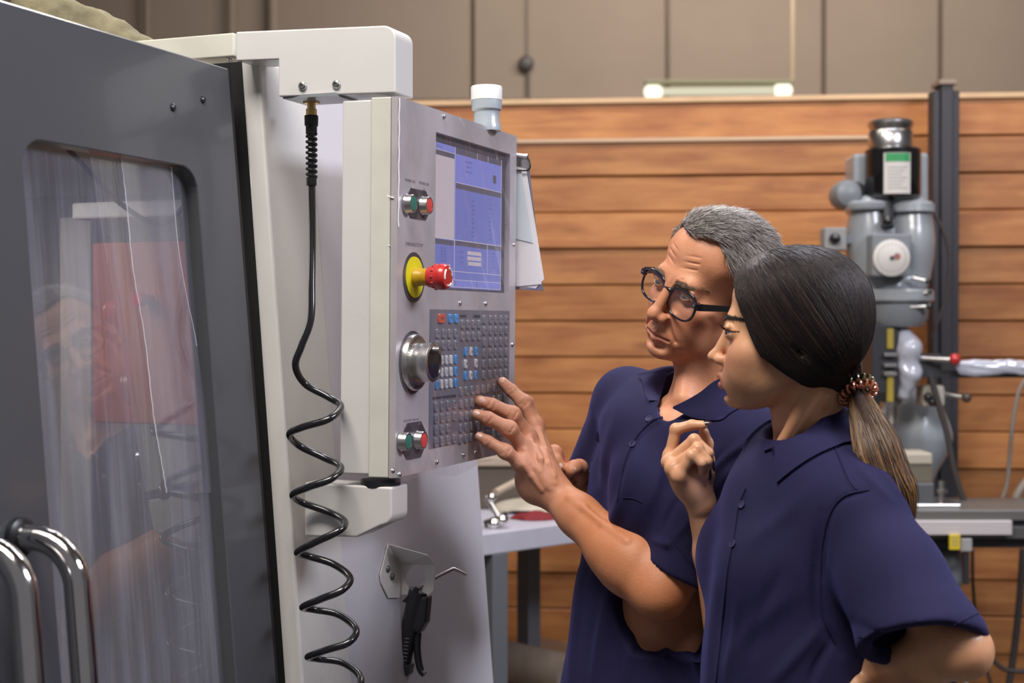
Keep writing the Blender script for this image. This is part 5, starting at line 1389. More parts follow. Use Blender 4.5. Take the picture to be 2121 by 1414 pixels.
def patch(parent, surf, top, bot, name='collar_wing', off=.005, th=.0016, nu=24, nv=9, m_=None, lift=.0):
    T = catmull([(*p, 0) for p in top], 8)[:, :2]; Bt = catmull([(*p, 0) for p in bot], 8)[:, :2]
    rs = lambda c, n: np.stack([np.interp(np.linspace(0, 1, n), np.linspace(0, 1, len(c)), c[:, k]) for k in (0, 1)], 1)
    T = rs(T, nu); Bt = rs(Bt, nu); PX = T[:, None]*(1-np.linspace(0, 1, nv)[None, :, None])+Bt[:, None]*np.linspace(0, 1, nv)[None, :, None]
    D = np.full((nu, nv), np.nan)
    for i in range(nu):
        for j in range(nv):
            h, _ = surf.hit(*PX[i, j])
            if h is not None: D[i, j] = (h-CAMP)@CF
    med = np.nanmedian(D); lim = np.where(np.isnan(D) | (np.abs(D-med) > .09), 9, D-off)
    d = np.where(lim > 8, np.nanmedian(np.where(lim > 8, np.nan, lim)), lim)
    for _ in range(30):
        q = np.pad(d, 1, mode='edge'); d = (q[1:-1, 1:-1]*2+q[:-2, 1:-1]+q[2:, 1:-1]+q[1:-1, :-2]+q[1:-1, 2:])/6; d = np.minimum(d, lim)
    d = d - lift*np.sin(np.linspace(0, 1, nv)*PI*.5)[None, ::-1]**2
    P = np.array([[W(PX[i, j, 0], PX[i, j, 1], d[i, j]) for j in range(nv)] for i in range(nu)]).reshape(-1, 3)
    Q_ = P + CF*th
    F = []
    for i in range(nu-1):
        for j in range(nv-1):
            a = i*nv+j; F.append((a, a+1, a+nv+1, a+nv)); F.append((nu*nv+a, nu*nv+a+nv, nu*nv+a+nv+1, nu*nv+a+1))
    rim = [i*nv for i in range(nu)]+[(nu-1)*nv+j for j in range(1, nv)]+[i*nv+nv-1 for i in range(nu-2, -1, -1)]+[j for j in range(nv-2, 0, -1)]
    for k in range(len(rim)): a, c = rim[k], rim[(k+1) % len(rim)]; F.append((a, nu*nv+a, nu*nv+c, c))
    b = B(); b.add(np.vstack([P, Q_]), F, True); return b.build(name, m_ or NAVY, parent)
def lower_body(parent, hip, yaw, width, name_c='trousers'):
    Fm = frame_of((hip[0], hip[1], 0), yaw); zc = hip[2]
    f = Field((-.26, -.2, .06), (.26, .22, zc+.12), .012)
    f.ell((0, .0, zc-.02), (width, .115, .12), .03)
    for s in (1, -1):
        f.chain([(s*width*.52, .0, zc-.06), (s*width*.58, -.01, .50), (s*width*.62, .02, .11)], [.085, .062, .058], k=.03)
    V, Q = f.mesh(); np_mesh('trousers', [(xf(Fm, V), Q)], TROUS, parent)
    for s in (1, -1):
        f = Field((-.26, -.28, -.01), (.26, .16, .16), .007); c = s*width*.64
        f.chain([(c, .05, .045), (c+s*.005, -.06, .035), (c+s*.01, -.15, .028)], [.042, .040, .034], k=.02); f.cap((c, .03, .06), (c, .03, .12), .042, k=.02)
        f.comb(lambda X, Y, Z: -Z+0*X+0*Y-.001, (-.26, -.28, -.01), (.26, .16, .0), .003, 'sub') if False else None
        V, Q = f.mesh(); V[:, 2] = np.maximum(V[:, 2], .001); np_mesh('shoe', [(xf(Fm, V), Q)], SHOE, parent)

# ---------------------------------------------------------------- the man
MHM = Matrix.Translation((.3150, 2.27, 1.610)) @ Matrix.Rotation(-math.radians(54), 4, 'Z') @ Matrix.Rotation(math.radians(4), 4, 'X') @ Matrix.Rotation(math.radians(23), 4, 'Y')
MSK = skin_mat('man_skin', srgb(208, 146, 110))
man = thing('person', 'grey-haired person in eyeglasses and navy polo shirt touching the control box keypad', 'person', loc=(.30, 2.36, 0))
lipc = np.array((*srgb(176, 96, 84)[:3], .55))
def head_tint(V, male):
    T = np.zeros((len(V), 4)); x, y, z = V[:, 0], V[:, 1], V[:, 2]
    zc = -.0765 if male else -.0725
    wl = .026 if male else .022
    q = np.clip(1-(x/wl)**2, 0, 1)
    hup = (.0085 if male else .0100)*q*(1-.18*np.exp(-(x/.004)**2)); hdn = (.0085 if male else .0115)*q
    m = (y < -.080) & (z < zc+hup) & (z > zc-hdn) & (np.abs(x) < wl)
    T[m] = lipc if male else np.array((*srgb(196, 100, 98)[:3], .75))
    if not male:
        # lash line and brow, make-up and brow hair of their own colour
        for s in (1, -1):
            xx = s*x-.0315
            r_ = np.sqrt(xx**2+(y+.0795)**2+z**2)
            edge = (np.abs(z-.08*xx-.0048*np.clip(1-(xx/.0145)**2, 0, 1)-.0010) < .0012) & (np.abs(xx) < .0165) & (r_ < .0165)
            T[edge] = (.012, .008, .006, .95)
    # redness of cheeks and nose
    for s in (1, -1):
        d = np.sqrt((x-s*.042)**2+(z+.035)**2)
        a = np.exp(-(d/.022)**2)*.35*(y < -.03)
        mm = (T[:, 3] < .1)
        T[mm, :3] = srgb(190, 104, 82)[:3]; T[mm, 3] = np.maximum(T[mm, 3], a[mm])
    return T
inv4 = lambda m: np.linalg.inv(np.array(m))
def man_body():
    parts = []; cols = []
    nb_ = W(1462, 872, 2.315); ic = xf(inv4(MHM), nb_)[0]
    thr = xf(inv4(MHM), W(1402, 812, 2.235))[0]
    f = head_field(dict(male=True, lid_up=.0022, lid_dn=.0036), (-.16, -.145, -.27), (.16, .15, .135), .00145)
    f.cap((0, .030, -.045), ic, .056, .062, k=.025)
    chest = xf(inv4(MHM), W(1395, 905, 2.27))[0]
    f.cap(ic, chest, .062, .05, k=.03)
    for px, py, d in ((1500, 915, 2.25), (1380, 880, 2.38)):
        f.cap(ic, xf(inv4(MHM), W(px, py, d))[0], .045, .03, k=.03)
    # throat: windpipe and the neck tendon that shows below the jaw
    f.cap((.0, -.020, -.105), thr*.8+ic*.2, .012, .012, k=.030)
    V, Q = f.mesh()
    cols.append(head_tint(V, True)); parts.append((xf(MHM, V), Q))
    brow(MHM, V, Q, man, 230, .010, .050, lambda t: .0150+.0060*math.sin(t*2.5)-.004*t, .0050, .00028, .0080, mat('grey_brown_brow', srgb(136, 112, 92), .6), np.random.RandomState(3))
    # left arm and hand on the keypad
    wr = W(1150, 1022, 2.335); el = W(1366, 1222, 2.185); sh = W(1500, 1040, 2.20)
    fg = dict(
        index=[W(1109, 881, 2.39), W(1086, 834, 2.395), W(1060, 809, 2.41), W(1041, 791, 2.425)],
        middle=[W(1093, 902, 2.36), W(1062, 858, 2.345), W(1019, 838, 2.335), W(994, 830, 2.33)],
        ring=[W(1085, 927, 2.335), W(1055, 888, 2.315), W(1011, 866, 2.31), W(987, 858, 2.315)],
        little=[W(1079, 959, 2.315), W(1047, 935, 2.30), W(1011, 914, 2.305), W(993, 904, 2.31)],
        thumb=[W(1130, 985, 2.37), W(1115, 925, 2.415), W(1103, 868, 2.43), W(1095, 832, 2.435)])
    allp = np.array([q for J in fg.values() for q in J]+[wr, el, sh])
    f = Field(allp.min(0)-.06, allp.max(0)+.06, .0019)
    ax = (el-wr)/np.linalg.norm(el-wr); side = np.cross(ax, CF); side /= np.linalg.norm(side)
    f.cap(wr, wr+ax*.06, .0285, .031, k=.012, flat=(CF, .80))
    f.cap(wr+ax*.06, wr+ax*.17, .032, .044, k=.02); f.cap(wr+ax*.15, el, .045, .039, k=.02)
    f.ell(wr+ax*.19+side*.006, (.047, .047, .05), .03)
    f.ell(el+np.array([.002, 0, -.002]), (.037, .037, .037), .02)
    f.cap(el, sh, .040, .052, k=.02)
    hand_fingers(f, fg, wr, .030)
    f.ell(W(1112, 985, 2.335), (.030, .018, .040), .02, rotm('Y', -25)); f.ell(W(1095, 1010, 2.345), (.018, .016, .026), .02, rotm('Y', -30))   # heel of the hand
    for pts_ in (((1118, 890), (1134, 935), (1148, 985)), ((1098, 905), (1118, 950), (1140, 1000)), ((1088, 932), (1108, 968), (1130, 1008)), ((1084, 962), (1100, 985), (1122, 1015)),
                 ((1112, 925), (1120, 950), (1118, 975), (1140, 1012)), ((1128, 930), (1135, 960), (1150, 1000))):
        f.ridge(pts_, .0030, .0024, .006, .0006)
    f.ridge(((1180, 1030), (1210, 1052), (1250, 1085), (1300, 1120)), .0026, .0022, .010, .0010)
    for nm_, J in fg.items():                                   # skin folds over the finger joints
        if nm_ == 'thumb': continue
        for q, w_, n_ in ((J[1], .0085, 3), (J[2], .0065, 2)):
            ax_ = J[2]-J[1]; ax_ /= np.linalg.norm(ax_)
            sd_ = np.cross(ax_, CF); sd_ /= np.linalg.norm(sd_)
            for t_ in np.linspace(-.0045, .0045, n_):
                m_ = q+ax_*t_; pr = [project((m_+sd_*w_*u_)[None])[0] for u_ in (-.8, -.3, .3, .8)]
                h_ = [f.hit(a[0], a[1], 0) for a in pr]; h_ = [a for a in h_ if a is not None]
                if len(h_) > 1: f.chain(h_, [.0009]*len(h_), .0026, op='sub')
    V, Q = f.mesh(); parts.append((V, Q)); c = np.zeros((len(V), 4))
    P = project(V)
    for J in fg.values():
        for q in J[1:3]:
            d = np.linalg.norm(V-q, axis=1); a = np.exp(-(d/.012)**2)*.3; c[:, :3] = srgb(200, 110, 86)[:3]; c[:, 3] = np.maximum(c[:, 3], a)
    fade = sstep(1190, 1090, P[:, 0])*.45; m = fade > c[:, 3]; c[m, :3] = srgb(204, 150, 130)[:3]; c[m, 3] = fade[m]      # paler, pinker hand than the tanned arm
    tan = sstep(1150, 1220, P[:, 0])*.55; m = tan > c[:, 3]; c[m, :3] = srgb(190, 116, 70)[:3]; c[m, 3] = tan[m]
    cols.append(c)
    # right forearm and loosely closed hand
    wr2 = W(1203, 1005, 2.46); el2 = W(1255, 1100, 2.62)
    fg2 = dict(index=[W(1178, 978, 2.43), W(1148, 938, 2.42), W(1152, 955, 2.405), W(1163, 966, 2.40)],
               middle=[W(1186, 988, 2.445), W(1158, 962, 2.44), W(1168, 978, 2.415), W(1176, 984, 2.41)],
               ring=[W(1190, 996, 2.46), W(1166, 978, 2.455), W(1172, 990, 2.43), W(1182, 996, 2.425)],
               little=[W(1192, 1004, 2.47), W(1172, 994, 2.47), W(1178, 1004, 2.445), W(1186, 1008, 2.44)],
               thumb=[W(1205, 985, 2.43), W(1200, 968, 2.415), W(1190, 968, 2.40), W(1184, 974, 2.392)])
    allp = np.array([q for J in fg2.values() for q in J]+[wr2, el2])
    f = Field(allp.min(0)-.05, allp.max(0)+.05, .0025)
    f.cap(wr2, el2, .028, .042, k=.015); hand_fingers(f, fg2, wr2, .026, .010)
    V, Q = f.mesh(); parts.append((V, Q)); c = np.zeros((len(V), 4)); c[:, :3] = srgb(188, 126, 100)[:3]; c[:, 3] = .4; cols.append(c)
    # trunk hidden in the shirt
    f = Field((-.05, 2.0, .9), (.62, 2.75, 1.45), .012)
    f.chain([W(1440, 900, 2.33), W(1400, 1050, 2.34), W(1375, 1300, 2.36), W(1365, 1520, 2.37)], [.08, .105, .10, .10], k=.03)
    V, Q = f.mesh(); parts.append((V, Q)); cols.append(np.zeros((len(V), 4)))
    np_mesh('body', parts, MSK, man, colors=np.vstack(cols))
    b = B(); NL = mat('fingernail', srgb(226, 184, 168), .25, coat=.5)
    up = np.array([-.10, -.92, .38])
    for k_, J in fg.items():
        if k_ != 'thumb': nail(b, J[3], J[2], up, r=.0088 if k_ != 'little' else .0077)
    b.build('fingernails', NL, man)
    b = B(); nail(b, fg2['index'][3], fg2['index'][2], (-.2, -.9, .1), r=.0088); nail(b, fg2['thumb'][3], fg2['thumb'][2], (.3, -.9, .1), r=.0100); b.build('fingernails', NL, man)
    for s in (1, -1): eyeball(man, MHM, (s*.0315, -.0795, 0), (.12, -1, -.36), IRISB)
man_body()

def man_shirt():
    f = Field((-.04, 1.98, .86), (.66, 2.86, 1.56), .0042)
    ld = np.array([math.cos(math.radians(54)), -math.sin(math.radians(54)), 0]); fd = np.array([-math.sin(math.radians(54)), -math.cos(math.radians(54)), 0])
    R = np.stack([ld, -fd, (0, 0, 1)], 1)
    f.ell(W(1408, 1000, 2.345), (.178, .118, .19), .02, R)
    f.ell(W(1388, 1180, 2.36), (.172, .122, .20), .05, R)
    f.ell(W(1368, 1380, 2.37), (.172, .130, .22), .05, R)
    f.ell(W(1350, 1560, 2.37), (.185, .145, .22), .05, R)
    f.ell(W(1330, 1020, 2.23), (.06, .05, .08), .05, R)
    nb_ = W(1440, 905, 2.33)
    SR = W(1302, 836, 2.45); SL = W(1548, 930, 2.19)
    f.cap(nb_, SR, .062, .054, k=.04); f.cap(nb_, SL, .066, .062, k=.04)
    f.ell(W(1375, 900, 2.30), (.12, .08, .07), .04, R)
    # sleeves
    f.cap(SR, W(1250, 1010, 2.56), .056, .074, k=.03)
    hemL = W(1418, 1192, 2.20)
    f.cap(SL, hemL, .064, .071, k=.03)
    # hem: cut and hollow
    d = hemL-SL; d /= np.linalg.norm(d)
    f.comb(lambda X, Y, Z: -((X-hemL[0])*d[0]+(Y-hemL[1])*d[1]+(Z-hemL[2])*d[2]) + np.maximum(0, np.sqrt((X-hemL[0])**2+(Y-hemL[1])**2+(Z-hemL[2])**2)-.105)*3, hemL-.12, hemL+.12, .004, 'sub', .0)
    f.cap(hemL-d*.05, hemL+d*.05, .061, .066, k=.004, op='sub')
    h2 = W(1248, 985, 2.55); d2 = np.array([0, .25, -1.]); d2 /= np.linalg.norm(d2)
    f.comb(lambda X, Y, Z: -((X-h2[0])*d2[0]+(Y-h2[1])*d2[1]+(Z-h2[2])*d2[2]) + np.maximum(0, np.sqrt((X-h2[0]+.045)**2+(Y-h2[1]-.03)**2+(Z-h2[2]+.02)**2)-.085)*3, h2-.12, h2+.12, .004, 'sub', .0)
    # neck opening
    f.cap(W(1450, 868, 2.32), W(1425, 760, 2.28), .066, .076, k=.008, op='sub')
    f.chain([W(1398, 838, 2.235), W(1372, 850, 2.20)], [.030, .012], k=.006, op='sub')
    V, Q = f.mesh()
    V = V + vnorm(V, Q)*(nz3(V, 16, 5, 3)*.0016)[:, None]
    V = folds(V, Q, [
        ([(1290, 830), (1262, 920), (1240, 1010)], 14, .006), ([(1330, 900), (1300, 1000), (1262, 1100), (1230, 1200)], 12, .006),
        ([(1225, 850), (1232, 930), (1240, 1000)], 9, -.008), ([(1370, 960), (1345, 1050)], 10, .004),
        ([(1200, 1180), (1190, 1300), (1180, 1414)], 9, .006), ([(1260, 1230), (1245, 1320), (1230, 1414)], 12, .007), ([(1310, 1280), (1300, 1414)], 12, .006),
        ([(1370, 1290), (1390, 1414)], 12, .007), ([(1425, 1260), (1440, 1340), (1450, 1414)], 9, -.006),
        ([(1590, 890), (1540, 920), (1490, 960), (1440, 1030)], 9, .006), ([(1560, 950), (1500, 990), (1450, 1060)], 9, .006), ([(1500, 935), (1450, 990), (1420, 1050)], 7, -.006),
        ([(1480, 1010), (1430, 1080), (1385, 1125)], 9, .005), ([(1352, 1118), (1385, 1130), (1378, 1118)], 6, .007), ([(1470, 1090), (1440, 1160)], 9, .004),
        ([(1420, 1010), (1390, 1060), (1370, 1110)], 7, -.006), ([(1385, 870), (1340, 890), (1310, 930), (1290, 985)], 7, -.003)])
    o = np_mesh('shirt', [(V, Q)], NAVY, man)
    S_ = Surf(V, Q)
    # placket edge, hem stitching, buttons
    l = S_.line([(1382, 862), (1350, 872), (1318, 905), (1296, 950), (1285, 1000), (1280, 1035)], .0012)
    if len(l) > 3: B().tube(l, .0017, 6).build('placket_edge', NAVY, o)
    l = S_.line([(1388, 1112), (1430, 1165), (1480, 1222)], .0006)
    if len(l) > 3: B().tube(l, .0012, 6).build('hem_stitching', NAVYD, o)
    l = S_.line([(1290, 1030), (1312, 1032), (1330, 1040)], .0006)
    if len(l) > 3: B().tube(l, .0008, 6).build('placket_stitching', NAVYD, o)
    button(o, S_, 1311, 920); button(o, S_, 1345, 868)
    Fm = frame_of(W(1434, 836, 2.300), 52, 30, 6)
    collar(man, Fm, .068, .080, .030, .040, .030, 62, .0, tipw=20, surf=S_)
    patch(man, S_, [(1560, 770), (1490, 784), (1450, 812), (1421, 829), (1394, 842)], [(1560, 830), (1515, 853), (1496, 867), (1472, 870), (1432, 864), (1394, 846)], lift=.0)
    patch(man, S_, [(1384, 764), (1378, 788), (1370, 815), (1362, 842)], [(1319, 774), (1330, 790), (1336, 815), (1352, 846)], lift=.0)
    patch(man, S_, [(1362, 842), (1378, 850), (1396, 846)], [(1354, 850), (1372, 866), (1392, 862), (1398, 856)][:3], name='collar_stand', off=.0035)
    return S_
MSURF = man_shirt()
lower_body(man, (.29, 2.40, .96), 54, .165)

# ---------------------------------------------------------------- the woman
WHM = Matrix.Translation((.3775, 1.95, 1.5400)) @ Matrix.Rotation(-math.radians(104), 4, 'Z') @ Matrix.Rotation(math.radians(-1), 4, 'X') @ Matrix.Rotation(math.radians(6), 4, 'Y') @ Matrix.Scale(.95, 4)
WSK = skin_mat('woman_skin', srgb(216, 164, 126), .38)
wom = thing('person', 'person with long dark hair in a low ponytail and navy polo shirt, one hand raised', 'person', loc=(.40, 2.0, 0))
def woman_body():
    parts = []; cols = []
    I4 = inv4(WHM); h2 = lambda *a: xf(I4, W(*a))[0]
    f = head_field(dict(male=False, lid_up=.0066, lid_dn=.0038), (-.15, -.14, -.30), (.15, .17, .135), .0014)
    f.chain([(0, .032, -.05), h2(1672, 860, 1.985), h2(1688, 960, 2.0)], [.047, .046, .056], k=.022)
    f.cap(h2(1688, 960, 2.0), h2(1600, 985, 1.985), .05, .03, k=.03)
    f.cap((.040, .036, -.07), h2(1600, 950, 1.955), .0090, .0085, k=.016)               # neck tendon
    f.cap(h2(1610, 968, 1.955), h2(1660, 990, 1.92), .007, .007, k=.012)                 # collar bone
    V, Q = f.mesh(); cols.append(head_tint(V, False)); parts.append((xf(WHM, V), Q))
    brow(WHM, V, Q, wom, 800, .010, .050, lambda t: .0170+.0075*math.sin(t*2.3)-.003*t, .0034, .00034, .0060, mat('dark_brow_hair', srgb(34, 24, 22), .6), np.random.RandomState(4))
    # raised right hand
    wr = W(1452, 1042, 2.075); el = W(1512, 1330, 2.13)
    fg = dict(
        index=[W(1388, 945, 2.095), W(1400, 889, 2.090), W(1433, 880, 2.085), W(1456, 880, 2.080)],
        middle=[W(1386, 956, 2.075), W(1438, 911, 2.060), W(1467, 938, 2.056), W(1471, 962, 2.064)],
        ring=[W(1393, 970, 2.058), W(1445, 929, 2.046), W(1464, 955, 2.042), W(1464, 979, 2.052)],
        little=[W(1407, 986, 2.045), W(1433, 943, 2.034), W(1454, 959, 2.030), W(1454, 977, 2.040)],
        thumb=[W(1455, 1000, 2.105), W(1465, 952, 2.112), W(1464, 918, 2.105), W(1458, 895, 2.092)])
    allp = np.array([q for J in fg.values() for q in J]+[wr, el])
    f = Field(allp.min(0)-.05, allp.max(0)+.05, .0016)
    ax = (el-wr)/np.linalg.norm(el-wr)
    f.cap(wr, wr+ax*.08, .0205, .0235, k=.01, flat=(CF, .85)); f.cap(wr+ax*.08, el, .0250, .036, k=.015)
    hand_fingers(f, fg, wr, .021, .010, male=False)
    f.ell(W(1425, 995, 2.065), (.024, .017, .030), .014, rotm('Y', -20)); f.ell(W(1450, 1005, 2.070), (.017, .017, .026), .014)
    f.ell(W(1467, 985, 2.090), (.010, .012, .024), .010)
    V, Q = f.mesh(); parts.append((V, Q)); c = np.zeros((len(V), 4)); P = project(V)
    pal = np.exp(-(((P[:, 0]-1450)/30)**2+((P[:, 1]-1005)/45)**2)); c[:, :3] = srgb(222, 172, 158)[:3]; c[:, 3] = pal*.7*(V[:, 1] < 2.08); cols.append(c)
    # left arm, hand on the hip
    sh = W(1772, 1095, 1.88); el2 = W(1992, 1345, 1.735); wr2 = W(1800, 1388, 1.86)
    fgh = dict(index=[W(1752, 1402, 1.87), W(1738, 1420, 1.85), W(1730, 1440, 1.86), W(1725, 1455, 1.87)],
               middle=[W(1760, 1408, 1.855), W(1748, 1432, 1.835), W(1740, 1455, 1.84), W(1736, 1470, 1.85)],
               ring=[W(1769, 1412, 1.845), W(1760, 1436, 1.825), W(1752, 1460, 1.83), W(1748, 1474, 1.84)],
               little=[W(1778, 1414, 1.84), W(1772, 1436, 1.82), W(1766, 1455, 1.825), W(1762, 1468, 1.835)],
               thumb=[W(1795, 1392, 1.89), W(1785, 1400, 1.93), W(1780, 1410, 1.95), W(1778, 1425, 1.96)])
    allp = np.array([q for J in fgh.values() for q in J]+[wr2, el2, sh])
    f = Field(allp.min(0)-.05, allp.max(0)+.05, .0028)
    f.cap(sh, el2, .036, .032, k=.015); f.ell(el2+np.array([.004, 0, -.002]), (.030, .030, .030), .012); f.cap(el2, el2+(wr2-el2)*.35, .032, .033, k=.015); f.cap(el2+(wr2-el2)*.35, wr2, .033, .021, k=.015)
    hand_fingers(f, fgh, wr2, .021, .010, male=False)
    V, Q = f.mesh(); parts.append((V, Q)); cols.append(np.zeros((len(V), 4)))
    f = Field((.15, 1.70, .85), (.65, 2.3, 1.40), .012)
    f.chain([W(1680, 980, 2.0), W(1660, 1120, 1.99), W(1650, 1300, 1.98), W(1650, 1500, 1.98)], [.06, .09, .085, .095], k=.03)
    V, Q = f.mesh(); parts.append((V, Q)); cols.append(np.zeros((len(V), 4)))
    np_mesh('body', parts, WSK, wom, colors=np.vstack(cols))
    b = B(); 
    nail(b, fg['index'][3]+np.array([.006, 0, 0]), fg['index'][2], (-.1, -.72, .7), r=.0064, l=.0085); nail(b, fg['middle'][3]+np.array([0, 0, -.003]), fg['middle'][2], (1, -.35, .1), r=.0064, l=.0085); nail(b, fg['ring'][3]+np.array([0, 0, -.003]), fg['ring'][2], (1, -.4, .1), r=.0064, l=.0085)
    nail(b, fg['little'][3], fg['little'][2], (1, .2, .1), r=.0056, l=.007)
    b.build('painted_nails', mat('dark_nail_polish', srgb(58, 50, 54), .12, coat=.8), wom)
    for s in (1, -1): eyeball(wom, WHM, (s*.0315, -.0795, 0), (.34 if s > 0 else .2, -1, -.10), IRIS)
    # brows and lashes
    rg = np.random.RandomState(4); b = B(WHM)
    for s in (1, -1):
        for i in range(34):
            t = i/33; x = (t*2-1)*.0135; xx = 1-(x/.0145)**2; z = s*x*.08+.0056*xx+.0006
            y = -math.sqrt(max(.0138**2-x*x-z*z, 1e-6)); a = np.array([s*.0315+x, -.0795+y, z]); l_ = .0085
            b.tube([a, a+np.array([s*.001+x*.15, -.6*l_, .15*l_]), a+np.array([s*.002+x*.3, -.9*l_, .65*l_])], [.00030, .00022, .00006], 3)
    b.build('eyelashes', mat('lash_hair', srgb(20, 15, 15), .5), wom)
woman_body()

def woman_shirt():
    f = Field((.10, 1.58, .86), (.74, 2.36, 1.42), .0040)
    yw = math.radians(82); ld = np.array([math.cos(yw), -math.sin(yw), 0]); fd = np.array([-math.sin(yw), -math.cos(yw), 0]); R = np.stack([ld, -fd, (0, 0, 1)], 1)
    f.ell(W(1672, 1110, 2.0), (.165, .115, .17), .02, R)
    f.ell(W(1655, 1290, 1.99), (.150, .118, .20), .05, R)
    f.ell(W(1652, 1470, 1.99), (.165, .128, .20), .05, R)
    for dd_ in (-.06, .07): f.ell(W(1552, 1165, 2.0)+ld*dd_, (.058, .055, .062), .05, R)          # bust
    nb_ = W(1708, 1002, 2.0); SL = W(1782, 1060, 1.86); SR = W(1640, 1045, 2.14)
    f.cap(nb_, SL, .048, .050, k=.05); f.cap(nb_, SR, .050, .055, k=.05)
    f.cap(W(1590, 1040, 1.98), nb_, .045, .06, k=.05)
    f.cap(SR, W(1560, 1160, 2.16), .055, .055, k=.03)
    hem = W(1910, 1338, 1.745)
    f.cap(SL, SL*.5+hem*.5, .048, .060, k=.03); f.cap(SL*.5+hem*.5, hem, .060, .078, k=.03)
    d = hem-SL; d[2] -= .03; d[0] -= .05; d /= np.linalg.norm(d)
    f.comb(lambda X, Y, Z: -((X-hem[0])*d[0]+(Y-hem[1])*d[1]+(Z-hem[2])*d[2]) + np.maximum(0, np.sqrt((X-hem[0])**2+(Y-hem[1])**2+(Z-hem[2])**2)-.115)*3, hem-.13, hem+.13, .004, 'sub', .0)
    d0 = (hem-SL)/np.linalg.norm(hem-SL); f.cap(hem-d0*.045, hem+d0*.06, .050, .074, k=.004, op='sub')
    f.chain([W(1682, 955, 1.995), W(1664, 820, 1.975)], [.054, .068], k=.008, op='sub')
    f.cap(W(1625, 975, 1.975), W(1585, 985, 1.965), .034, .020, k=.006, op='sub')
    V, Q = f.mesh()
    V = V + vnorm(V, Q)*(nz3(V, 13, 9, 3)*.0014)[:, None]
    V = folds(V, Q, [
        ([(1790, 1018), (1735, 1040), (1712, 1100), (1705, 1200)], 6, -.004), ([(1700, 1060), (1690, 1180), (1695, 1280), (1740, 1350)], 10, -.006),
        ([(1750, 930), (1800, 990), (1850, 1040)], 8, .003), ([(1770, 900), (1820, 960), (1860, 1020)], 7, .003),
        ([(1690, 1000), (1620, 1070), (1560, 1120)], 18, .004), ([(1640, 1230), (1560, 1300), (1500, 1390)], 20, .004),
        ([(1700, 1300), (1640, 1370), (1600, 1414)], 14, .006), ([(1620, 1180), (1580, 1260), (1560, 1350)], 14, -.003),
        ([(1720, 1330), (1690, 1380), (1680, 1414)], 9, -.005), ([(1770, 1290), (1850, 1330), (1960, 1300)], 14, -.006), ([(1790, 1330), (1880, 1350), (1990, 1310)], 8, .004),
        ([(1480, 1200), (1475, 1300), (1465, 1414)], 9, .004), ([(1530, 1230), (1520, 1330), (1505, 1414)], 10, .003)])
    o = np_mesh('shirt', [(V, Q)], NAVY, wom); S_ = Surf(V, Q)
    l = S_.line([(1545, 1012), (1530, 1050), (1522, 1100), (1508, 1180), (1500, 1260), (1492, 1340), (1484, 1414)], .0012)
    if len(l) > 3: B().tube(l, .0016, 6).build('placket_edge', NAVY, o)
    l = S_.line([(1800, 1014), (1750, 1026), (1720, 1060), (1705, 1120), (1700, 1200), (1704, 1270), (1730, 1330)], .0006)
    if len(l) > 3: B().tube(l, .0014, 6).build('armhole_seam', NAVYD, o)
    l = S_.line([(1720, 905), (1740, 950), (1760, 995), (1775, 1014)], .0006)
    if len(l) > 3: B().tube(l, .0010, 6).build('shoulder_seam', NAVYD, o)
    l = S_.line([(1780, 1318), (1850, 1330), (1930, 1310), (2025, 1270)], .0006)
    if len(l) > 3: B().tube(l, .0012, 6).build('hem_stitching', NAVYD, o)
    button(o, S_, 1519, 1126); button(o, S_, 1538, 1045)
    Fm = frame_of(W(1662, 918, 1.985), 84, 34, 2)
    collar(wom, Fm, .056, .062, .028, .040, .030, 14, .034, tipw=34, surf=S_)
    return S_
WSURF = woman_shirt()
lower_body(wom, (.40, 2.0, .90), 82, .155)
# ================================================================ hair and eyeglasses
def hair_mats(name, cols, rough=.45):
    out = []
    for i, c in enumerate(cols):
        m = mat(name if i == 0 else name+'_tone', c, rough, spec=.5); out.append(m)
    return out
def hair_ramp(name, c0, c1, stretch, scale=6, rough=.4):
    m = mat(name, c0, rough, spec=.5); nt = m.node_tree; p = nt.nodes['Principled BSDF']
    tc = nt.nodes['Texture Coordinate']; mp = nt.nodes['Mapping']; mp.inputs['Scale'].default_value = stretch
    nz = nt.nodes.new('ShaderNodeTexNoise'); nz.inputs['Scale'].default_value = scale; nz.inputs['Detail'].default_value = 6; nt.links.new(mp.outputs[0], nz.inputs['Vector'])
    cr = nt.nodes.new('ShaderNodeValToRGB'); cr.color_ramp.elements[0].color = c0; cr.color_ramp.elements[1].color = c1; cr.color_ramp.elements[0].position = .35; cr.color_ramp.elements[1].position = .68
    nt.links.new(nz.outputs['Fac'], cr.inputs[0]); nt.links.new(cr.outputs[0], p.inputs['Base Color'])
    bp = nt.nodes.new('ShaderNodeBump'); bp.inputs['Strength'].default_value = .5; bp.inputs['Distance'].default_value = .002
    nt.links.new(nz.outputs['Fac'], bp.inputs['Height']); nt.links.new(bp.outputs[0], p.inputs['Normal'])
    return m
AZ_M = [0, 22, 38, 52, 64, 74, 84, 92, 108, 122, 140, 180]
ZL_M = [.086, .092, .088, .066, .046, .020, -.012, .026, .028, -.006, -.040, -.050]
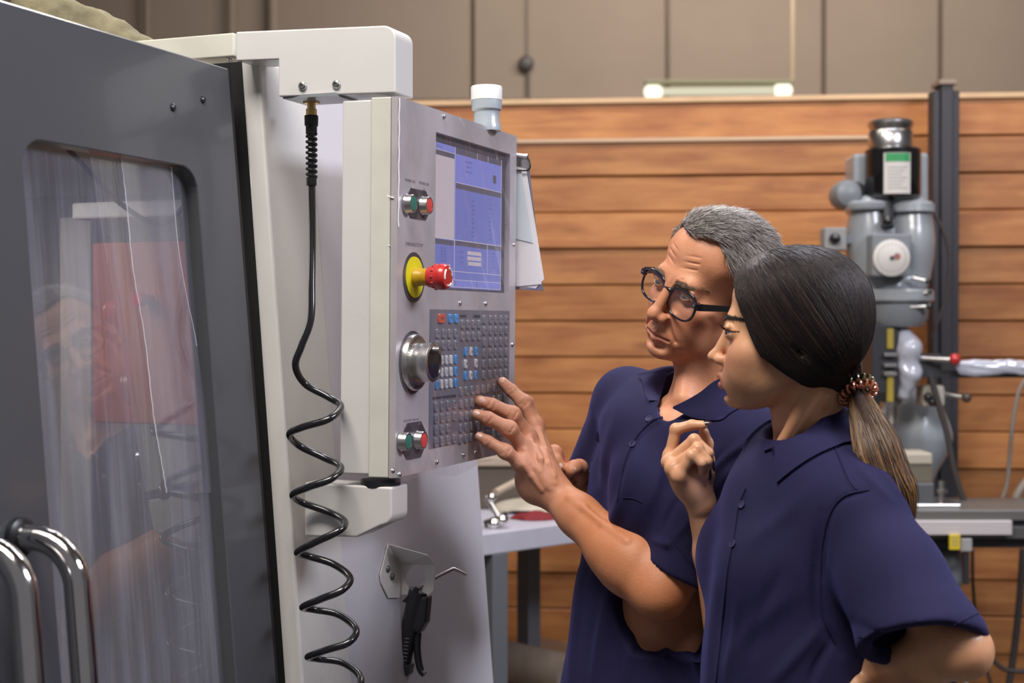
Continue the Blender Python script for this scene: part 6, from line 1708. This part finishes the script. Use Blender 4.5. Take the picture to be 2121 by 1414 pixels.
def man_hair():
    rg = np.random.RandomState(2)
    def zl(x, y): return np.interp(np.degrees(np.arctan2(np.abs(x), -y)), AZ_M, ZL_M)
    # cap
    f = Field((-.10, -.10, -.08), (.10, .145, .135), .0020)
    f.ell((0, .016, .040), (.0765, .0905, .0795), .01); f.ell((0, -.026, .050), (.064, .0525, .0535), .03); f.ell((0, .050, .006), (.0645, .0560, .060), .03)
    f.ell((.0, -.020, .092), (.045, .050, .026), .02)
    def cut(X, Y, Z): return (Z-np.interp(np.degrees(np.arctan2(np.abs(X)+0*Y, -Y+0*X)), AZ_M, ZL_M))*.7
    f.comb(lambda X, Y, Z: -(-cut(X, Y, Z)) , (-.1, -.1, -.08), (.1, .145, .135), .004, 'sub') if False else None
    D = cut(f.ax[0][:, None, None], f.ax[1][None, :, None], f.ax[2][None, None, :]).astype(F32)
    f.D = np.maximum(f.D, -D)
    V, Q = f.mesh(); N = vnorm(V, Q)
    V = V + N*(nz3(V*np.array([1, .5, 1]), 150, 3, 2)*.0010)[:, None]
    cap_m = hair_ramp('grey_hair', srgb(74, 68, 66), srgb(168, 160, 156), (18, 5, 12), 14, .6)
    hair = np_mesh('hair', [(xf(MHM, V), Q)], cap_m, man)
    # strands
    ok = (V[:, 2] > zl(V[:, 0], V[:, 1])+.001) & (N[:, 2] > -.7)
    idx = rg.choice(np.where(ok)[0], 15000); P0 = V[idx]+rg.normal(0, .0008, (15000, 3)); NN = N[idx]
    # comb: back and to the person's left side, lying low
    flow = np.tile(np.array([.55, .75, -.15]), (len(P0), 1))
    side = sstep(.03, .07, np.abs(P0[:, 0])); flow[:, 2] -= side*1.2; flow[:, 0] = flow[:, 0]*(1-side)
    back = sstep(.05, .1, P0[:, 1]); flow[:, 2] -= back*1.0
    swirl = nz3(P0, 60, 8, 1)[:, None]*np.array([.35, -.1, .3]); flow = flow+swirl
    flow -= NN*(flow*NN).sum(1)[:, None]; flow /= np.linalg.norm(flow, axis=1)[:, None]+1e-9
    frn = sstep(.03, .09, P0[:, 2])
    L_ = rg.uniform(.009, .015, len(P0))*(1+.6*frn); m = 5
    t = np.linspace(0, 1, m)[None, :, None]
    lift = rg.uniform(.16, .42, len(P0))[:, None, None]*(1-.25*t)
    paths = P0[:, None, :]-NN[:, None, :]*.001 + (flow[:, None, :]*(t) + NN[:, None, :]*lift*t*(1-.35*t) + rg.normal(0, .10, (len(P0), 1, 3))*t**2)*L_[:, None, None]
    R = np.array([.00040, .00042, .00038, .00030, .00010])
    tone = np.clip(rg.uniform(0, 1, len(P0))*.6+.4*(nz3(P0, 55, 12, 1)*.5+.5)+.12*frn-.08, 0, .999); tone = (tone*4).astype(int)
    V2, F2 = strands(paths, R)
    mats_ = [mat('grey_hair_strand', c, .45, spec=.6) for c in (srgb(86, 78, 74), srgb(128, 120, 114), srgb(172, 164, 158), srgb(212, 206, 202))]
    mi = np.repeat(tone, (m-1)*3)
    o = np_mesh('hair_strands', [(xf(MHM, V2), F2)], mats_, hair, mi=mi); o['kind'] = 'stuff'
man_hair()

# ---------------------------------------------------------------- eyeglasses
def glasses():
    g = thing('eyeglasses', 'black plastic rimmed eyeglasses worn low on the nose of the grey-haired person', 'glasses', loc=tuple(xf(MHM, (0, -.1, -.01))[0]))
    GB = mat('glossy_black_acetate', srgb(16, 15, 18), .12, coat=.8); 
    F = np.array(MHM @ Matrix.Translation((.0015, -.0985, -.0100)) @ Matrix.Rotation(math.radians(-4), 4, 'X') @ Matrix.Rotation(math.radians(3), 4, 'Y'))
    def rim(s, k, grow=0):
        pts = []
        for a in np.linspace(0, 2*PI, 40, endpoint=False):
            ca, sa = math.cos(a), math.sin(a); n = 2.6
            x = math.copysign(abs(ca)**(2/n), ca)*(.0258+grow); z = math.copysign(abs(sa)**(2/n), sa)*(.0202+grow)
            x *= 1+.05*sa; z += .0012*x*0
            pts.append((s*(.0345+x), (x*x*.0+abs(x+.01))*.0+.0040*((.0345+x)/.06)**2, z))
        return pts
    for s in (1, -1):
        o = rim(s, 0, .0031); i_ = rim(s, 0, 0); n = len(o)
        th = .0034
        # thicker along the top
        o = [(x, y, z+(.0018 if z > .01 else 0)) for x, y, z in o]
        V = o + i_ + [(x, y+th, z) for x, y, z in i_] + [(x, y+th, z) for x, y, z in o]
        Fc = [(j, (j+1) % n, n+(j+1) % n, n+j) for j in range(n)] + [(n+j, n+(j+1) % n, 2*n+(j+1) % n, 2*n+j) for j in range(n)] + [(2*n+j, 2*n+(j+1) % n, 3*n+(j+1) % n, 3*n+j) for j in range(n)] + [(3*n+j, 3*n+(j+1) % n, (j+1) % n, j) for j in range(n)]
        b = B(F); b.add(V, Fc, True); b.build('rim', GB, g, bevel=.0006)
        b = B(F); b.add([(x, y+.0014, z) for x, y, z in i_]+[(s*.0345, .0000, 0)], [(j, (j+1) % n, n) for j in range(n)], True)
        b.build('lens', glass_mat('spectacle_lens', (.97, .98, .98, 1), .02, .01, refl=.4), g)
        # temple
        a0 = np.array((s*.0655, .006, .0115)); pts = [a0, a0+(s*.003, .006, 0), a0+(s*.0045, .045, -.0008), a0+(s*.006, .092, -.003), a0+(s*.005, .108, -.010), a0+(s*.003, .118, -.026)]
        pc = catmull(pts, 6); Vt = []
        for k, q in enumerate(pc):
            w = .0062*(1-.35*min(k/18, 1)); Vt += [q+(-s*.0014, 0, -w), q+(s*.0014, 0, -w), q+(s*.0014, 0, w), q+(-s*.0014, 0, w)]
        nn = len(pc); Ft = [(4*k+j, 4*k+(j+1) % 4, 4*k+4+(j+1) % 4, 4*k+4+j) for k in range(nn-1) for j in range(4)]+[(0, 1, 2, 3), (4*nn-4, 4*nn-1, 4*nn-2, 4*nn-3)]
        b = B(F); b.add(Vt, Ft); b.build('temple', GB, g, bevel=.0007)
        b = B(F); b.box((min(s*.058, s*.0668), .000, .0070), (max(s*.058, s*.0668), .0075, .0165)); b.build('end_piece', GB, g, bevel=.0012)
        b = B(F); b.lathe((s*.0618, -.0002, .0120), (0, -1, 0), [(.0016, 0), (.0014, .0006)], 10); b.build('rivet', CHROME, g)
    b = B(F); b.tube(catmull([(-.0100, .002, .0095), (-.004, .000, .0118), (.004, .000, .0118), (.0100, .002, .0095)], 5), .0030, 10); b.build('bridge', GB, g)
glasses()

# ---------------------------------------------------------------- the woman's hair
AZ_W = [0, 14, 26, 36, 45, 60, 85, 105, 125, 150, 180]
ZL_W = [.074, .070, .058, .034, .004, -.030, -.052, -.067, -.082, -.094, -.098]
TIE = np.array((.004, .092, -.082))
def woman_hair():
    rg = np.random.RandomState(5)
    f = Field((-.105, -.11, -.125), (.105, .15, .145), .0018)
    f.ell((0, .016, .040), (.081, .0950, .0815), .01); f.ell((0, -.028, .046), (.0665, .0600, .0600), .03)
    f.ell((0, .050, .000), (.072, .058, .062), .03)
    for s in (1, -1): f.ell((s*.056, .008, -.020), (.024, .056, .046), .04)
    TC = (.003, .079, -.071)
    f.cap((0, .048, -.040), TC, .044, .013, k=.02)
    for s in (1, -1): f.cap((s*.046, .02, -.045), TC, .024, .011, k=.02)
    X, Y, Z = f.ax[0][:, None, None], f.ax[1][None, :, None], f.ax[2][None, None, :]
    D = ((Z-np.interp(np.degrees(np.arctan2(np.abs(X)+0*Y, -Y+0*X)), AZ_W, ZL_W))*.8).astype(F32)
    near = np.clip((np.sqrt((X-TIE[0])**2+(Y-TIE[1])**2+(Z-TIE[2])**2)-.035)/.02, 0, 1)
    D = D*near+.02*(1-near)
    a = f.D; b_ = -D; k = .008; h_ = np.maximum(k-np.abs(a-b_), 0)/k; f.D = (np.maximum(a, b_)+h_*h_*k*.25).astype(F32)
    # a gap where the ear shows through
    f.ell((.084, .016, -.020), (.016, .006, .0055), .004, rotm('X', 35), op='sub')
    V, Q = f.mesh(); N = vnorm(V, Q)
    cm = hair_ramp('dark_brown_hair', srgb(22, 15, 14), srgb(52, 38, 34), (7, 3, 3), 22, .5)
    hair = np_mesh('hair', [(xf(WHM, V), Q)], cm, wom)
    t_ = BVHTree.FromPolygons([tuple(v) for v in V], [tuple(map(int, q)) for q in Q])
    C0 = np.array((0, .020, .010))
    def onsurf(d, off):
        h = t_.ray_cast(Vector(C0+d*.3), Vector(-d))
        return (np.array(h[0]) + d*off) if h[0] is not None else None
    P = []; m = 18
    tt = np.linspace(0, 1, m)
    tied = TIE-C0; td = tied/np.linalg.norm(tied)
    tries = 0
    while len(P) < 2600 and tries < 9000:
        tries += 1
        s = rg.choice((1, -1), p=(.72, .28))
        # start: along the middle part or the hairline
        if rg.rand() < .62:
            y = rg.uniform(-.09, .07); st = np.array((s*.004, y, 0.0)); d0 = np.array((s*.05*rg.rand(), y*1.0-.0, math.sqrt(max(1-(y/.115)**2, .02))*.10)); 
        else:
            az = math.radians(rg.uniform(8, 120)); zl_ = np.interp(math.degrees(az), AZ_W, ZL_W)+rg.uniform(.004, .03)
            d0 = np.array((s*math.sin(az)*.075, -math.cos(az)*.09, zl_))
        d0 = d0-C0*np.array((0, 0, 1)); d0 /= np.linalg.norm(d0)
        # sag: pull the path over the ear side before it reaches the tie
        e = td.copy(); e = e+np.array((s*rg.uniform(.0, .16), 0, rg.uniform(-.06, .10))); e /= np.linalg.norm(e)
        om = math.acos(np.clip(d0@e, -1, 1)); pth = []; okk = True
        sag = np.array((s*.35, -.10, -.38))*rg.uniform(.6, 1.1)
        off = rg.uniform(-.0004, .0010)
        for t in tt:
            d = (math.sin((1-t)*om)*d0+math.sin(t*om)*e)/max(math.sin(om), 1e-3) + sag*math.sin(PI*t)*.45*min(om, 1.6)/1.6
            d /= np.linalg.norm(d); q = onsurf(d, off*(1 if 0 < t < 1 else .3))
            if q is None: okk = False; break
            pth.append(q)
        if okk:
            pth = np.array(pth); j = np.linalg.norm(np.diff(pth, axis=0), axis=1)
            if j.max() < .045: P.append(pth)
    P = np.array(P)
    R = np.full(m, .00062); R[0] = .0002; R[-1] = .0004
    V2, F2 = strands(P, R)
    ms = [mat('dark_hair_strand', c, .48, spec=.4) for c in (srgb(26, 18, 17), srgb(36, 27, 25), srgb(54, 41, 36))]
    tone = rg.choice(3, len(P), p=(.5, .35, .15))
    o = np_mesh('hair_strands', [(xf(WHM, V2), F2)], ms, hair, mi=np.repeat(tone, (m-1)*3)); o['kind'] = 'stuff'
    # ponytail
    c = [W(1772, 812, 1.928), W(1793, 858, 1.905), W(1818, 920, 1.880), W(1846, 990, 1.862), W(1866, 1040, 1.855), W(1884, 1090, 1.855)]
    cc = catmull(c, 5); n = len(cc); u = np.linspace(0, 1, n)
    wid = np.interp(u, [0, .12, .4, .7, .9, 1], [.013, .020, .030, .027, .014, .004])
    f = Field(cc.min(0)-.05, cc.max(0)+.05, .003)
    for i in range(n-1): f.cap(cc[i], cc[i+1], wid[i]*.5, wid[i+1]*.5, k=.004)
    Vp, Qp = f.mesh()
    grad = mat('ponytail_core_hair', srgb(60, 42, 32), .85, noise=.3, nscale=30, stretch=(8, 8, 1))
    pt = np_mesh('ponytail', [(Vp, Qp)], grad, wom)
    ns = 2000; base = rg.normal(0, 1, (ns, 2)); base /= np.maximum(np.linalg.norm(base, axis=1)[:, None], 1e-6); base *= np.sqrt(rg.uniform(.1, 1, ns))[:, None]
    end = rg.uniform(.72, 1.04, ns)
    paths = np.zeros((ns, 16, 3)); tone = np.zeros(ns, int)
    clump = rg.choice(26, ns); coff = rg.normal(0, 1, (26, 2))*.45; cph = rg.uniform(0, 6.28, 26)
    for k in range(ns):
        tk = np.linspace(0, min(end[k], 1), 16)
        ctr = np.stack([np.interp(tk, u, cc[:, j]) for j in range(3)], 1); ww = np.interp(tk, u, wid)*1.08
        o2 = base[k]*.7+coff[clump[k]]*np.sin(tk*2.2)[:, None]*.55 if False else (base[k]*.75)[None, :]+coff[clump[k]][None, :]*(tk[:, None])*.8
        wv = np.sin(tk*7+cph[clump[k]])*.08
        e1 = np.array([.92, 0, .38]); e2 = np.array([0, 1., 0])
        paths[k] = ctr + ww[:, None]*((o2[:, :1]+wv[:, None])*e1 + o2[:, 1:]*.75*e2)
    tone = np.clip((rg.uniform(0, 1, ns)*.7+(clump % 5)/5*.45)*3, 0, 2.99).astype(int)
    V3, F3 = strands(paths, np.interp(np.linspace(0, 1, 16), [0, .05, .8, 1], [.0005, .0007, .0006, .00015]))
    ms = [mat('ponytail_strand', c_, .38, spec=.5) for c_ in (srgb(58, 40, 30), srgb(92, 66, 44), srgb(138, 102, 62))]
    o = np_mesh('hair_strands', [(V3, F3)], ms, pt, mi=np.repeat(tone, 15*3)); o['kind'] = 'stuff'
    # loose hairs
    # spiral hair tie
    ctr = W(1776, 811, 1.930); dirp = c[1]-c[0]; dirp /= np.linalg.norm(dirp); e1 = np.cross(dirp, (0, 1., 0)); e1 /= np.linalg.norm(e1); e2 = np.cross(dirp, e1)
    for nm, off, m_ in (('hair_tie', -.003, mat('copper_plastic', srgb(186, 112, 84), .2, .3, coat=.5)), ('hair_tie', .006, mat('olive_plastic', srgb(128, 116, 84), .2, .3, coat=.5))):
        th = np.linspace(0, 2*PI, 420); R0 = .0215; rr = .0046
        loop = 17
        pts = [ctr-dirp*off*1.1 + (R0+rr*math.cos(loop*a))*(math.cos(a)*e1+math.sin(a)*e2) + dirp*rr*math.sin(loop*a) for a in th]
        B().tube(pts, .0019, 6).build(nm, m_, wom)
woman_hair()
